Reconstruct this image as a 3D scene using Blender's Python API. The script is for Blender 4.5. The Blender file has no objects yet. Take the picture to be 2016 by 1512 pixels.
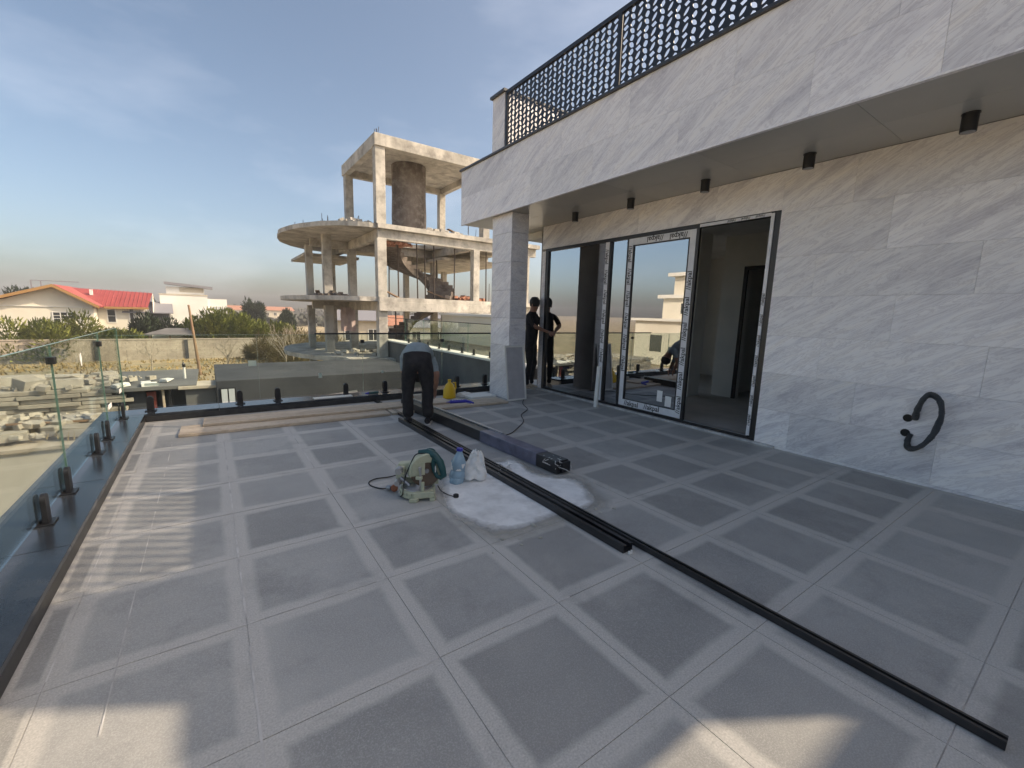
import bpy, bmesh, math, random
from mathutils import Vector, Matrix, noise
random.seed(7)
R = math.radians
scn = bpy.context.scene
COL = scn.collection

# ------------------------------------------------------------------ camera
YAW, PIT, ROL, F, CH = R(35.038), R(-9.209), R(1.598), 851.18, 1.45
fwd = Vector((math.sin(YAW)*math.cos(PIT), math.cos(YAW)*math.cos(PIT), math.sin(PIT)))
r0 = Vector((math.cos(YAW), -math.sin(YAW), 0)); u0 = r0.cross(fwd)
rt = r0*math.cos(ROL)+u0*math.sin(ROL); up = -r0*math.sin(ROL)+u0*math.cos(ROL)
cam = bpy.data.objects.new('camera', bpy.data.cameras.new('camera')); COL.objects.link(cam)
M = Matrix((rt, up, -fwd)).transposed().to_4x4(); M.translation = Vector((0, 0, CH))
cam.matrix_world = M
cam.data.sensor_width = 36; cam.data.lens = F/2016*36
cam.data.clip_start = .02; cam.data.clip_end = 6000
scn.camera = cam

# ------------------------------------------------------------------ light
SUN = Vector((1.035, -.6, 1.0)).normalized()
ELEV = math.asin(SUN.z); AZ = math.atan2(SUN.x, SUN.y)
sun = bpy.data.objects.new('sun', bpy.data.lights.new('sun', 'SUN')); COL.objects.link(sun)
sun.rotation_euler = SUN.to_track_quat('Z', 'Y').to_euler()
sun.data.energy = 2.5; sun.data.angle = R(.6); sun.data.color = (1, .82, .60)
w = bpy.data.worlds.new('World'); scn.world = w; w.use_nodes = True
nt = w.node_tree; bg = nt.nodes['Background']
sky = nt.nodes.new('ShaderNodeTexSky'); sky.sky_type = 'NISHITA'; sky.sun_disc = False
sky.sun_elevation = ELEV; sky.sun_rotation = AZ
sky.air_density = .75; sky.dust_density = 3.6; sky.ozone_density = 3.0; sky.altitude = 50
tc = nt.nodes.new('ShaderNodeTexCoord')
mp = nt.nodes.new('ShaderNodeMapping'); mp.inputs['Scale'].default_value = (1.2, 1.2, 3.4); mp.inputs['Rotation'].default_value = (0, 0, R(20))
cn = nt.nodes.new('ShaderNodeTexNoise'); cn.inputs['Scale'].default_value = 2.1; cn.inputs['Detail'].default_value = 7; cn.inputs['Roughness'].default_value = .55
cr = nt.nodes.new('ShaderNodeValToRGB'); cr.color_ramp.elements[0].position = .50; cr.color_ramp.elements[0].color = (0, 0, 0, 1)
cr.color_ramp.elements[1].position = .86; cr.color_ramp.elements[1].color = (.20, .20, .20, 1)
mx = nt.nodes.new('ShaderNodeMix'); mx.data_type = 'RGBA'
mx.inputs['B'].default_value = (6.0, 6.0, 6.4, 1)
tint = nt.nodes.new('ShaderNodeMix'); tint.data_type = 'RGBA'; tint.blend_type = 'MULTIPLY'; tint.inputs['Factor'].default_value = 1
tint.inputs['B'].default_value = (1.10, .985, .81, 1)
L = nt.links.new
L(tc.outputs['Generated'], mp.inputs['Vector']); L(mp.outputs[0], cn.inputs['Vector']); L(cn.outputs['Fac'], cr.inputs['Fac'])
L(sky.outputs[0], tint.inputs['A']); L(cr.outputs[0], mx.inputs['Factor']); L(tint.outputs['Result'], mx.inputs['A']); L(mx.outputs['Result'], bg.inputs['Color'])
bg.inputs['Strength'].default_value = .122
scn.view_settings.view_transform = 'Standard'; scn.view_settings.look = 'None'
scn.view_settings.exposure = 1.08; scn.view_settings.gamma = 1
scn.cycles.use_denoising = True
scn.cycles.max_bounces = 8; scn.cycles.transparent_max_bounces = 16
scn.cycles.caustics_reflective = False; scn.cycles.caustics_refractive = False

# ------------------------------------------------------------------ materials
def newmat(name, base=(.5, .5, .5), rough=.6, metal=0, spec=.5):
    m = bpy.data.materials.new(name); m.use_nodes = True
    b = m.node_tree.nodes['Principled BSDF']
    b.inputs['Base Color'].default_value = (*base, 1); b.inputs['Roughness'].default_value = rough
    b.inputs['Metallic'].default_value = metal; b.inputs['Specular IOR Level'].default_value = spec
    return m, m.node_tree, b
def node(t, k, **kw):
    n = t.nodes.new(k)
    for a, v in kw.items():
        if a in n.inputs: n.inputs[a].default_value = v
        else: setattr(n, a, v)
    return n
def noisy(name, c0, c1, scale=4, rough=.7, detail=6, bump=.0, bscale=None, stretch=(1, 1, 1), rot=(0, 0, 0), c2=None, s2=40, f2=.3, metal=0, spec=.5, rnd=0, lo=.35, hi=.65, rv=0, rndv=0.0, bdist=.01):
    """world-space noise between two colours, optional second finer noise, optional bump and per-object variation"""
    m, t, b = newmat(name, c0, rough, metal, spec)
    g = node(t, 'ShaderNodeNewGeometry'); v = g.outputs['Position']
    oi = node(t, 'ShaderNodeObjectInfo')
    if rnd:
        ad = node(t, 'ShaderNodeVectorMath', operation='MULTIPLY_ADD')
        t.links.new(oi.outputs['Random'], ad.inputs[0]); ad.inputs[1].default_value = (rnd, rnd*.7, rnd*1.3); t.links.new(v, ad.inputs[2]); v = ad.outputs[0]
    mpn = node(t, 'ShaderNodeMapping'); mpn.inputs['Scale'].default_value = stretch; mpn.inputs['Rotation'].default_value = rot
    t.links.new(v, mpn.inputs[0])
    n = node(t, 'ShaderNodeTexNoise', Scale=scale, Detail=detail, Roughness=.6); t.links.new(mpn.outputs[0], n.inputs['Vector'])
    cr = node(t, 'ShaderNodeValToRGB'); e = cr.color_ramp.elements
    e[0].position = lo; e[0].color = (*c0, 1); e[1].position = hi; e[1].color = (*c1, 1)
    t.links.new(n.outputs['Fac'], cr.inputs[0]); out = cr.outputs[0]
    if c2 is not None:
        n2 = node(t, 'ShaderNodeTexNoise', Scale=s2, Detail=3, Roughness=.7); t.links.new(v, n2.inputs['Vector'])
        r2 = node(t, 'ShaderNodeMapRange'); r2.inputs[1].default_value = .45; r2.inputs[2].default_value = .7; r2.inputs[4].default_value = f2
        t.links.new(n2.outputs['Fac'], r2.inputs[0])
        mm = node(t, 'ShaderNodeMix', data_type='RGBA'); mm.inputs['B'].default_value = (*c2, 1)
        t.links.new(r2.outputs[0], mm.inputs['Factor']); t.links.new(out, mm.inputs['A']); out = mm.outputs['Result']
    if rndv:
        hs = node(t, 'ShaderNodeHueSaturation'); r3 = node(t, 'ShaderNodeMapRange'); r3.inputs[3].default_value = 1-rndv; r3.inputs[4].default_value = 1+rndv
        t.links.new(oi.outputs['Random'], r3.inputs[0]); t.links.new(r3.outputs[0], hs.inputs['Value']); t.links.new(out, hs.inputs['Color']); out = hs.outputs[0]
    t.links.new(out, b.inputs['Base Color'])
    if rv:
        r4 = node(t, 'ShaderNodeMapRange'); r4.inputs[3].default_value = rough-rv; r4.inputs[4].default_value = rough+rv
        t.links.new(n.outputs['Fac'], r4.inputs[0]); t.links.new(r4.outputs[0], b.inputs['Roughness'])
    if bump:
        n3 = node(t, 'ShaderNodeTexNoise', Scale=bscale or scale*6, Detail=5, Roughness=.65); t.links.new(v, n3.inputs['Vector'])
        bp = node(t, 'ShaderNodeBump', Strength=bump, Distance=bdist); t.links.new(n3.outputs['Fac'], bp.inputs['Height']); t.links.new(bp.outputs[0], b.inputs['Normal'])
    return m
def glassmat(name, tcol, ior=1.5, boost=1.0, rough=0.0):
    m = bpy.data.materials.new(name); m.use_nodes = True; t = m.node_tree; t.nodes.clear()
    o = node(t, 'ShaderNodeOutputMaterial'); tr = node(t, 'ShaderNodeBsdfTransparent'); gl = node(t, 'ShaderNodeBsdfGlossy')
    tr.inputs[0].default_value = (*tcol, 1); gl.inputs['Roughness'].default_value = rough; gl.inputs[0].default_value = (.95, .97, 1, 1)
    fr = node(t, 'ShaderNodeFresnel', IOR=ior); ml = node(t, 'ShaderNodeMath', operation='MULTIPLY', use_clamp=True); ml.inputs[1].default_value = boost
    ms = node(t, 'ShaderNodeMixShader'); t.links.new(fr.outputs[0], ml.inputs[0]); t.links.new(ml.outputs[0], ms.inputs[0])
    t.links.new(tr.outputs[0], ms.inputs[1]); t.links.new(gl.outputs[0], ms.inputs[2]); t.links.new(ms.outputs[0], o.inputs[0])
    return m
def dusty(m, col, sc, lo, hi, amt, seed=0):
    """world-space patchy dust laid over whatever feeds the base colour"""
    t = m.node_tree; b = t.nodes['Principled BSDF']; src = b.inputs['Base Color'].links[0].from_socket
    g = node(t, 'ShaderNodeNewGeometry'); mpn = node(t, 'ShaderNodeMapping'); mpn.inputs['Location'].default_value = (seed, seed, 0); t.links.new(g.outputs['Position'], mpn.inputs[0])
    n = node(t, 'ShaderNodeTexNoise', Scale=sc, Detail=9, Roughness=.68, Distortion=.3); t.links.new(mpn.outputs[0], n.inputs['Vector'])
    r_ = node(t, 'ShaderNodeMapRange'); r_.inputs[1].default_value = lo; r_.inputs[2].default_value = hi; r_.inputs[4].default_value = amt; t.links.new(n.outputs['Fac'], r_.inputs[0])
    mm = node(t, 'ShaderNodeMix', data_type='RGBA'); mm.inputs['B'].default_value = (*col, 1); t.links.new(r_.outputs[0], mm.inputs['Factor']); t.links.new(src, mm.inputs['A']); t.links.new(mm.outputs['Result'], b.inputs['Base Color'])
# pale veined travertine / marble cladding
def veined(name, base, vein, warm, rndv=.05):
    m, t, b = newmat(name, base, .38)
    g = node(t, 'ShaderNodeNewGeometry'); oi = node(t, 'ShaderNodeObjectInfo')
    ad = node(t, 'ShaderNodeVectorMath', operation='MULTIPLY_ADD'); t.links.new(oi.outputs['Random'], ad.inputs[0]); ad.inputs[1].default_value = (7, 13, 5); t.links.new(g.outputs['Position'], ad.inputs[2])
    mpn = node(t, 'ShaderNodeMapping'); mpn.vector_type = 'TEXTURE'; mpn.inputs['Rotation'].default_value = (R(-31), 0, 0); mpn.inputs['Scale'].default_value = (1, 2.4, .38)
    t.links.new(ad.outputs[0], mpn.inputs[0])
    n1 = node(t, 'ShaderNodeTexNoise', Scale=2.2, Detail=8, Roughness=.62, Distortion=.7); t.links.new(mpn.outputs[0], n1.inputs[0])
    n2 = node(t, 'ShaderNodeTexNoise', Scale=5.5, Detail=10, Roughness=.7, Distortion=1.4); t.links.new(mpn.outputs[0], n2.inputs[0])
    c1 = node(t, 'ShaderNodeValToRGB'); e = c1.color_ramp.elements; e[0].position = .3; e[0].color = (*vein, 1); e[1].position = .52; e[1].color = (*base, 1)
    x = e.new(.75); x.color = (*warm, 1); t.links.new(n1.outputs['Fac'], c1.inputs[0])
    c2 = node(t, 'ShaderNodeValToRGB'); e = c2.color_ramp.elements; e[0].position = .455; e[0].color = (1, 1, 1, 1); e[1].position = .5; e[1].color = (.70, .68, .70, 1)
    x = e.new(.545); x.color = (1, 1, 1, 1); t.links.new(n2.outputs['Fac'], c2.inputs[0])
    mm = node(t, 'ShaderNodeMix', data_type='RGBA', blend_type='MULTIPLY'); mm.inputs['Factor'].default_value = .7
    t.links.new(c1.outputs[0], mm.inputs['A']); t.links.new(c2.outputs[0], mm.inputs['B'])
    hs = node(t, 'ShaderNodeHueSaturation'); r3 = node(t, 'ShaderNodeMapRange'); r3.inputs[3].default_value = 1-rndv; r3.inputs[4].default_value = 1+rndv
    t.links.new(oi.outputs['Random'], r3.inputs[0]); t.links.new(r3.outputs[0], hs.inputs['Value']); t.links.new(mm.outputs['Result'], hs.inputs['Color'])
    t.links.new(hs.outputs[0], b.inputs['Base Color'])
    return m

M_ = {}
M_['clad'] = veined('veined_stone', (.84, .82, .82), (.60, .58, .61), (.87, .83, .79), .09)
M_['core'] = noisy('wall_core', (.25, .24, .23), (.30, .29, .28), 3, .9)
M_['coping'] = noisy('dark_coping', (.03, .03, .032), (.05, .05, .052), 9, .35)
M_['granite'] = noisy('flamed_granite', (.25, .25, .242), (.325, .322, .31), 1.3, .62, c2=(.50, .50, .49), s2=170, f2=.5, rnd=9, rndv=.12, bump=.35, bscale=160, bdist=.004)
M_['granite_edge'] = noisy('honed_granite', (.37, .368, .355), (.45, .445, .43), 2.2, .5, c2=(.2, .2, .21), s2=120, f2=.35, rnd=9, rndv=.06, bump=.12, bscale=120, bdist=.003)
M_['grout'] = noisy('pale_grout', (.36, .35, .34), (.6, .59, .57), 6, .95)
M_['screed'] = noisy('white_cement_dust', (.72, .72, .71), (.88, .88, .87), 2.6, .95, c2=(.50, .50, .49), s2=5, f2=.65, bump=.4, bscale=30)
M_['dust'] = noisy('yellowish_cement_smear', (.33, .32, .28), (.50, .48, .42), 5, .95)
def soft_border(m, c0, c1):
    t = m.node_tree; b = t.nodes['Principled BSDF']; src = b.inputs['Base Color'].links[0].from_socket
    at = node(t, 'ShaderNodeAttribute', attribute_name='inner'); g = node(t, 'ShaderNodeNewGeometry')
    n = node(t, 'ShaderNodeTexNoise', Scale=9, Detail=8, Roughness=.7); t.links.new(g.outputs['Position'], n.inputs['Vector'])
    n2 = node(t, 'ShaderNodeTexNoise', Scale=1.6, Detail=3); t.links.new(g.outputs['Position'], n2.inputs['Vector'])
    ma = node(t, 'ShaderNodeMath', operation='MULTIPLY_ADD'); ma.inputs[1].default_value = .45; t.links.new(n.outputs['Fac'], ma.inputs[0]); t.links.new(at.outputs['Fac'], ma.inputs[2])
    mb_ = node(t, 'ShaderNodeMath', operation='MULTIPLY_ADD'); mb_.inputs[1].default_value = .5; t.links.new(n2.outputs['Fac'], mb_.inputs[0]); t.links.new(ma.outputs[0], mb_.inputs[2])
    r_ = node(t, 'ShaderNodeMapRange'); r_.inputs[1].default_value = 1.18; r_.inputs[2].default_value = 1.62; t.links.new(mb_.outputs[0], r_.inputs[0])
    n3 = node(t, 'ShaderNodeTexNoise', Scale=140, Detail=3); t.links.new(g.outputs['Position'], n3.inputs['Vector'])
    cr = node(t, 'ShaderNodeValToRGB'); cr.color_ramp.elements[0].color = (*c0, 1); cr.color_ramp.elements[1].color = (*c1, 1); cr.color_ramp.elements[0].position = .3; cr.color_ramp.elements[1].position = .7
    t.links.new(n3.outputs['Fac'], cr.inputs[0])
    mm = node(t, 'ShaderNodeMix', data_type='RGBA'); t.links.new(r_.outputs[0], mm.inputs['Factor']); t.links.new(cr.outputs[0], mm.inputs['A']); t.links.new(src, mm.inputs['B']); t.links.new(mm.outputs['Result'], b.inputs['Base Color'])
soft_border(M_['granite'], (.38, .372, .352), (.54, .525, .495))
for k_ in ('granite',):
    dusty(M_[k_], (.56, .54, .50), 1.1, .50, .76, .38); dusty(M_[k_], (.13, .13, .13), 2.3, .54, .76, .45, 7); dusty(M_[k_], (.62, .61, .58), 17, .66, .74, .5, 3)
M_['polished'] = noisy('polished_dark_granite', (.022, .025, .03), (.05, .055, .062), 3, .19, c2=(.09, .1, .11), s2=150, f2=.3, rnd=5, rv=.08)
M_['blackface'] = noisy('black_stone_edge', (.02, .02, .021), (.04, .04, .04), 12, .4)
M_['black'] = newmat('black_metal', (.012, .012, .014), .38, 0)[0]
M_['blacksat'] = noisy('black_anodised', (.010, .010, .012), (.022, .022, .024), 5, .33, metal=0, spec=.6)
M_['rubber'] = newmat('black_rubber', (.015, .015, .015), .7)[0]
M_['screen'] = newmat('dark_blue_black_metal', (.008, .011, .02), .4)[0]
M_['whitefilm'] = noisy('white_protective_film', (.62, .62, .64), (.74, .74, .76), 7, .35)
M_['text'] = newmat('black_print', (.02, .02, .02), .6)[0]
M_['glass'] = glassmat('balustrade_glass', (.90, .945, .925), 1.45, .32)
M_['doorglass'] = glassmat('reflective_door_glass', (.66, .72, .73), 1.85, 5.0)
M_['glassedge'] = newmat('green_glass_edge', (.16, .26, .22), .15)[0]
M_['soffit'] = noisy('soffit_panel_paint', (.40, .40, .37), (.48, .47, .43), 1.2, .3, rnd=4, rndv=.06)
M_['room'] = noisy('room_plaster', (.66, .66, .62), (.74, .73, .69), 2, .9)
M_['roomfloor'] = noisy('room_floor_screed', (.36, .36, .34), (.46, .45, .43), 2, .8)
M_['dark'] = newmat('dark_opening', (.012, .012, .012), .9)[0]
M_['conc'] = noisy('raw_concrete', (.40, .38, .335), (.62, .585, .52), 1.3, .9, c2=(.20, .185, .165), s2=1.7, f2=.75, bump=.5, bscale=6, bdist=.03, stretch=(1, 1, .35))
dusty(M_['conc'], (.15, .14, .125), 6, .60, .72, .5, 2)
M_['concdark'] = noisy('stained_shaded_concrete', (.07, .055, .045), (.24, .20, .17), .8, .9, c2=(.36, .33, .29), s2=3.5, f2=.5, bump=.5, bscale=5, bdist=.03, stretch=(1, 1, .35))  # stained concrete, darkened further to carry the shade under the slabs
M_['rebar'] = newmat('rusty_rebar', (.06, .045, .035), .8)[0]
M_['brickrub'] = noisy('broken_brick', (.30, .13, .08), (.46, .24, .16), 5, .9)
M_['ground'] = noisy('dry_earth', (.32, .25, .15), (.46, .37, .23), .12, .95, c2=(.13, .13, .05), s2=.7, f2=.8, bump=.4, bscale=3, bdist=.1)
M_['sand'] = noisy('sandy_yard', (.33, .28, .21), (.46, .40, .31), .6, .95, c2=(.22, .18, .13), s2=4, f2=.5)
M_['beige'] = noisy('beige_render', (.50, .45, .36), (.58, .53, .43), .8, .9, stretch=(1, 1, .3), c2=(.42, .37, .29), s2=3, f2=.3)
M_['block'] = noisy('pale_block', (.36, .32, .26), (.50, .46, .38), 3, .9, rnd=5, rndv=.18)
M_['greyblock'] = noisy('grey_block_wall', (.36, .31, .25), (.52, .46, .37), .5, .95, c2=(.26, .22, .17), s2=3, f2=.5, rndv=.05)
M_['darkwall'] = noisy('dark_posts_shaded_wall', (.032, .035, .042), (.065, .068, .075), .8, .9)  # shade on the shed wall is put into this colour; also dark field posts
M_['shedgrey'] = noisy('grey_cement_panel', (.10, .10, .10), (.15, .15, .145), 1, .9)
M_['shedpale'] = noisy('pale_grey_sheet', (.40, .39, .40), (.48, .47, .48), 5, .6)
M_['tarp'] = noisy('pinkish_plastic_sheet', (.50, .38, .36), (.62, .52, .50), 3, .5)
M_['redpanel'] = newmat('red_panel', (.17, .03, .018), .7)[0]
M_['cream'] = noisy('cream_render', (.68, .64, .53), (.76, .72, .61), .4, .85)
M_['white'] = noisy('white_render', (.70, .69, .64), (.78, .77, .72), .4, .85)
M_['redroof'] = noisy('red_sheet_roof', (.27, .05, .045), (.34, .07, .06), .5, .5)
M_['orangetrim'] = newmat('ochre_fascia', (.36, .20, .07), .7)[0]
M_['greyroof'] = newmat('grey_sheet_roof', (.22, .22, .24), .6)[0]
M_['winglass'] = newmat('dark_window_glass', (.04, .045, .05), .15)[0]
M_['winlight'] = newmat('pale_curtained_glass', (.55, .58, .6), .3)[0]
M_['woodpole'] = noisy('weathered_pole', (.20, .13, .08), (.30, .2, .12), 3, .9)
M_['plank'] = noisy('pale_wood_plank', (.42, .34, .25), (.60, .51, .40), 6, .8, stretch=(.12, 1, 1), c2=(.3, .22, .15), s2=14, f2=.4, rnd=3)
M_['leaf'] = noisy('golden_green_leaf', (.075, .10, .018), (.25, .265, .05), .9, .9, rndv=.15)
M_['leafdark'] = noisy('dark_conifer_leaf', (.015, .03, .012), (.04, .06, .02), .6, .9)
M_['leafbrown'] = noisy('dry_scrub_twigs', (.13, .11, .04), (.26, .21, .10), .8, .95)
M_['bark'] = noisy('pale_bark', (.26, .22, .17), (.42, .37, .29), 4, .9)
M_['grass'] = noisy('dry_grass', (.26, .19, .08), (.40, .30, .14), .3, .95)
M_['wood'] = noisy('far_wood', (.06, .07, .06), (.12, .12, .10), .05, 1)
M_['saw'] = noisy('grey_green_casting', (.40, .42, .30), (.50, .51, .38), 12, .45)
M_['alu'] = newmat('worn_aluminium', (.45, .45, .46), .35, .8)[0]
M_['steel'] = newmat('dull_steel', (.30, .31, .33), .4, .7)[0]
M_['blade'] = newmat('brown_dusty_blade', (.16, .12, .09), .45, .5)[0]
M_['teal'] = newmat('dark_teal_plastic', (.010, .065, .07), .35)[0]
M_['orange'] = newmat('orange_brown_rubber', (.28, .09, .04), .5)[0]
M_['paper'] = noisy('white_paper', (.74, .73, .71), (.82, .81, .79), 9, .8)
M_['yellow'] = newmat('yellow_plastic', (.72, .44, .01), .35)[0]
M_['blue'] = newmat('blue_plastic', (.03, .03, .36), .35)[0]
M_['film'] = noisy('violet_wrap_film', (.09, .09, .13), (.15, .15, .21), 8, .28)
M_['bottle'] = newmat('pale_blue_bottle', (.50, .72, .90), .12)[0]
M_['bottle'].node_tree.nodes['Principled BSDF'].inputs['Transmission Weight'].default_value = .45
M_['conduit'] = newmat('corrugated_conduit', (.035, .04, .045), .5)[0]
M_['skin'] = newmat('skin', (.34, .18, .12), .55)[0]
M_['shirt'] = noisy('grey_blue_cotton', (.19, .24, .26), (.27, .32, .34), 7, .9, bump=.6, bscale=18, bdist=.02)
M_['blackcloth'] = noisy('black_cotton', (.007, .007, .009), (.022, .020, .021), 14, .9, bump=.5, bscale=30, bdist=.01)
M_['sole'] = newmat('pale_sole', (.5, .48, .45), .7)[0]
M_['hair'] = newmat('black_hair', (.01, .009, .008), .6)[0]

# ------------------------------------------------------------------ helpers
class MB:
    def __init__(s): s.v = []; s.f = []; s.m = []
    def add(s, vs, fs, mi=0, T=None):
        o = len(s.v)
        for p in vs:
            p = Vector(p)
            s.v.append(tuple(T @ p) if T is not None else tuple(p))
        for f in fs: s.f.append([o+i for i in f]); s.m.append(mi)
        return s
    def box(s, x0, x1, y0, y1, z0, z1, mi=0, T=None):
        vs = [(x, y, z) for z in (z0, z1) for y in (y0, y1) for x in (x0, x1)]
        return s.add(vs, [(0, 2, 3, 1), (4, 5, 7, 6), (0, 1, 5, 4), (2, 6, 7, 3), (0, 4, 6, 2), (1, 3, 7, 5)], mi, T)
    def prism(s, poly, z0, z1, mi=0, T=None, mside=None):
        n = len(poly)
        vs = [(x, y, z0) for x, y in poly]+[(x, y, z1) for x, y in poly]
        s.add(vs, [tuple(range(n-1, -1, -1)), tuple(range(n, 2*n))], mi, T)
        o = len(s.v)-2*n
        for i in range(n):
            j = (i+1) % n; s.f.append([o+i, o+j, o+n+j, o+n+i]); s.m.append(mi if mside is None else mside)
        return s
    def tube(s, pts, r, seg=8, mi=0, T=None, caps=True):
        pts = [Vector(p) for p in pts]; n = len(pts); rs = r if isinstance(r, (list, tuple)) else [r]*n
        vs = []; prev = None
        for i, p in enumerate(pts):
            d = (pts[min(i+1, n-1)]-pts[max(i-1, 0)])
            if d.length < 1e-9: d = Vector((0, 0, 1))
            d.normalize()
            a = prev if prev is not None else (Vector((1, 0, 0)) if abs(d.x) < .8 else Vector((0, 1, 0)))
            a = a-d*a.dot(d)
            if a.length < 1e-5: a = d.orthogonal()
            a.normalize(); prev = a; b = d.cross(a)
            for k in range(seg):
                t = 2*math.pi*k/seg; vs.append(p+(a*math.cos(t)+b*math.sin(t))*rs[i])
        fs = [(i*seg+k, i*seg+(k+1) % seg, (i+1)*seg+(k+1) % seg, (i+1)*seg+k) for i in range(n-1) for k in range(seg)]
        if caps: fs += [tuple(range(seg-1, -1, -1)), tuple(range((n-1)*seg, n*seg))]
        return s.add(vs, fs, mi, T)
    def lathe(s, prof, seg=20, mi=0, T=None, c=(0, 0)):
        vs = []
        for r, z in prof:
            for k in range(seg):
                t = 2*math.pi*k/seg; vs.append((c[0]+r*math.cos(t), c[1]+r*math.sin(t), z))
        n = len(prof)
        fs = [(i*seg+k, i*seg+(k+1) % seg, (i+1)*seg+(k+1) % seg, (i+1)*seg+k) for i in range(n-1) for k in range(seg)]
        fs += [tuple(range(seg-1, -1, -1)), tuple(range((n-1)*seg, n*seg))]
        return s.add(vs, fs, mi, T)
    def mesh(s, name, mats):
        me = bpy.data.meshes.new(name); me.from_pydata(s.v, [], s.f)
        for m in mats: me.materials.append(M_[m] if isinstance(m, str) else m)
        if len(mats) > 1: me.polygons.foreach_set('material_index', s.m)
        me.update(); return me
    def build(s, name, mats, parent=None, smooth=False, bevel=0, loc=None):
        if isinstance(mats, str): mats = [mats]
        o = bpy.data.objects.new(name, s.mesh(name, mats)); COL.objects.link(o)
        if parent is not None: o.parent = parent
        if loc: o.location = loc
        if smooth:
            o.data.polygons.foreach_set('use_smooth', [True]*len(o.data.polygons))
            o.data.set_sharp_from_angle(angle=R(40))
        if bevel:
            b = o.modifiers.new('bevel', 'BEVEL'); b.width = bevel; b.segments = 2; b.limit_method = 'ANGLE'
        return o
def tag(o, label=None, cat=None, group=None, kind=None):
    if label: o['label'] = label
    if cat: o['category'] = cat
    if group: o['group'] = group
    if kind: o['kind'] = kind
    return o
def empty(name, loc=(0, 0, 0), rz=0, label=None, cat=None, group=None, kind=None):
    o = bpy.data.objects.new(name, None); COL.objects.link(o); o.location = loc; o.rotation_euler[2] = rz; o.empty_display_size = .2
    return tag(o, label, cat, group, kind)
def inst(src, name, parent=None, loc=None, rot=None, scale=None):
    o = src.copy(); COL.objects.link(o); o.name = name; o.parent = parent if parent is not None else src.parent
    if loc is not None: o.location = loc
    if rot is not None: o.rotation_euler = rot
    if scale is not None: o.scale = scale
    return o
def copy_tree(o, parent=None):
    c = o.copy(); COL.objects.link(c); c.parent = parent
    for ch in list(o.children): copy_tree(ch, c)
    return c
def mobj(name, me, parent=None, loc=(0, 0, 0)):
    o = bpy.data.objects.new(name, me); COL.objects.link(o); o.parent = parent; o.location = loc
    return o

# ================================================================== GROUND
g = MB()
N = 60; S = 2200
g.add([(-S, -S, -3.9), (S, -S, -3.9), (S, S, -3.9), (-S, S, -3.9)], [(0, 1, 2, 3)])
tag(g.build('ground', 'ground'), 'dry brown earth reaching to the horizon', kind='structure')
g = MB(); g.add([(-30, 7.2, -3.894), (30, 7.2, -3.894), (30, 30, -3.894), (-30, 30, -3.894)], [(0, 1, 2, 3)])
tag(g.build('yard', 'sand'), 'sandy yard below the terrace', kind='structure')

# ================================================================== TERRACE FLOOR
P = .66; X0, X1, Y0, Y1 = -.72, 5.255, -2.5, 6.82
tf = MB().box(X0-.02, X1+.02, Y0, 6.85, -.35, -.004).build('terrace_floor', 'grout')
tag(tf, 'terrace paved with grey granite squares with paler borders', kind='structure')
def paver(w, h, bl, br, bb, bt, name='paver'):
    """granite slab; attribute 'inner' runs 0 at the joint to 1 at the flamed field"""
    gp = .0018; x0, x1, y0, y1 = gp, w-gp, gp, h-gp
    vs, val, fs = [], [], []
    rings = [(0, 0, 0), (.6, -.0002, .6), (1, -.0006, 1), (1.35, -.0010, 1.35)]
    for f_, z, vv in rings:
        a, b, c, d = x0+bl*f_, x1-br*f_, y0+bb*f_, y1-bt*f_
        vs += [(a, c, z), (b, c, z), (b, d, z), (a, d, z)]; val += [vv]*4
    vs += [(x0, y0, -.02), (x1, y0, -.02), (x1, y1, -.02), (x0, y1, -.02)]; val += [0]*4
    for q in range(4):
        n = (q+1) % 4
        for r_ in range(3): fs.append((4*r_+q, 4*r_+n, 4*r_+4+n, 4*r_+4+q))
        fs.append((16+q, 16+n, n, q))
    fs.append((12, 13, 14, 15))
    me = bpy.data.meshes.new(name); me.from_pydata(vs, [], fs); me.materials.append(M_['granite'])
    at = me.attributes.new('inner', 'FLOAT', 'POINT'); at.data.foreach_set('value', val)
    return me
cache = {}
xs = [X0]+[.05+P*i for i in range(0, 8)]+[X1]; xs[1] = .05
xs = [X0, -.61+0.0]+[.05+P*i for i in range(0, 8)]+[X1]
ys = [Y0]+[v for v in [.17+P*i for i in range(-4, 11)] if Y0 < v < Y1]+[Y1]
HOLE = [(2, 2.81), (3, 2.81)]
for ix in range(len(xs)-1):
    for iy in range(len(ys)-1):
        w_, h_ = xs[ix+1]-xs[ix], ys[iy+1]-ys[iy]
        if w_ < .02 or h_ < .02: continue
        cx, cy = (xs[ix]+xs[ix+1])/2, (ys[iy]+ys[iy+1])/2
        bw = .068
        key = (round(w_, 3), round(h_, 3))
        if key not in cache:
            bx = bw if w_ > .3 else w_*.2; by = bw if h_ > .3 else h_*.2
            cache[key] = paver(w_, h_, bx, bx, by, by)
        o = mobj('paver', cache[key], tf, (xs[ix], ys[iy], random.uniform(-.0008, .0008)))
        if cy < -1.2: pass
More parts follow.
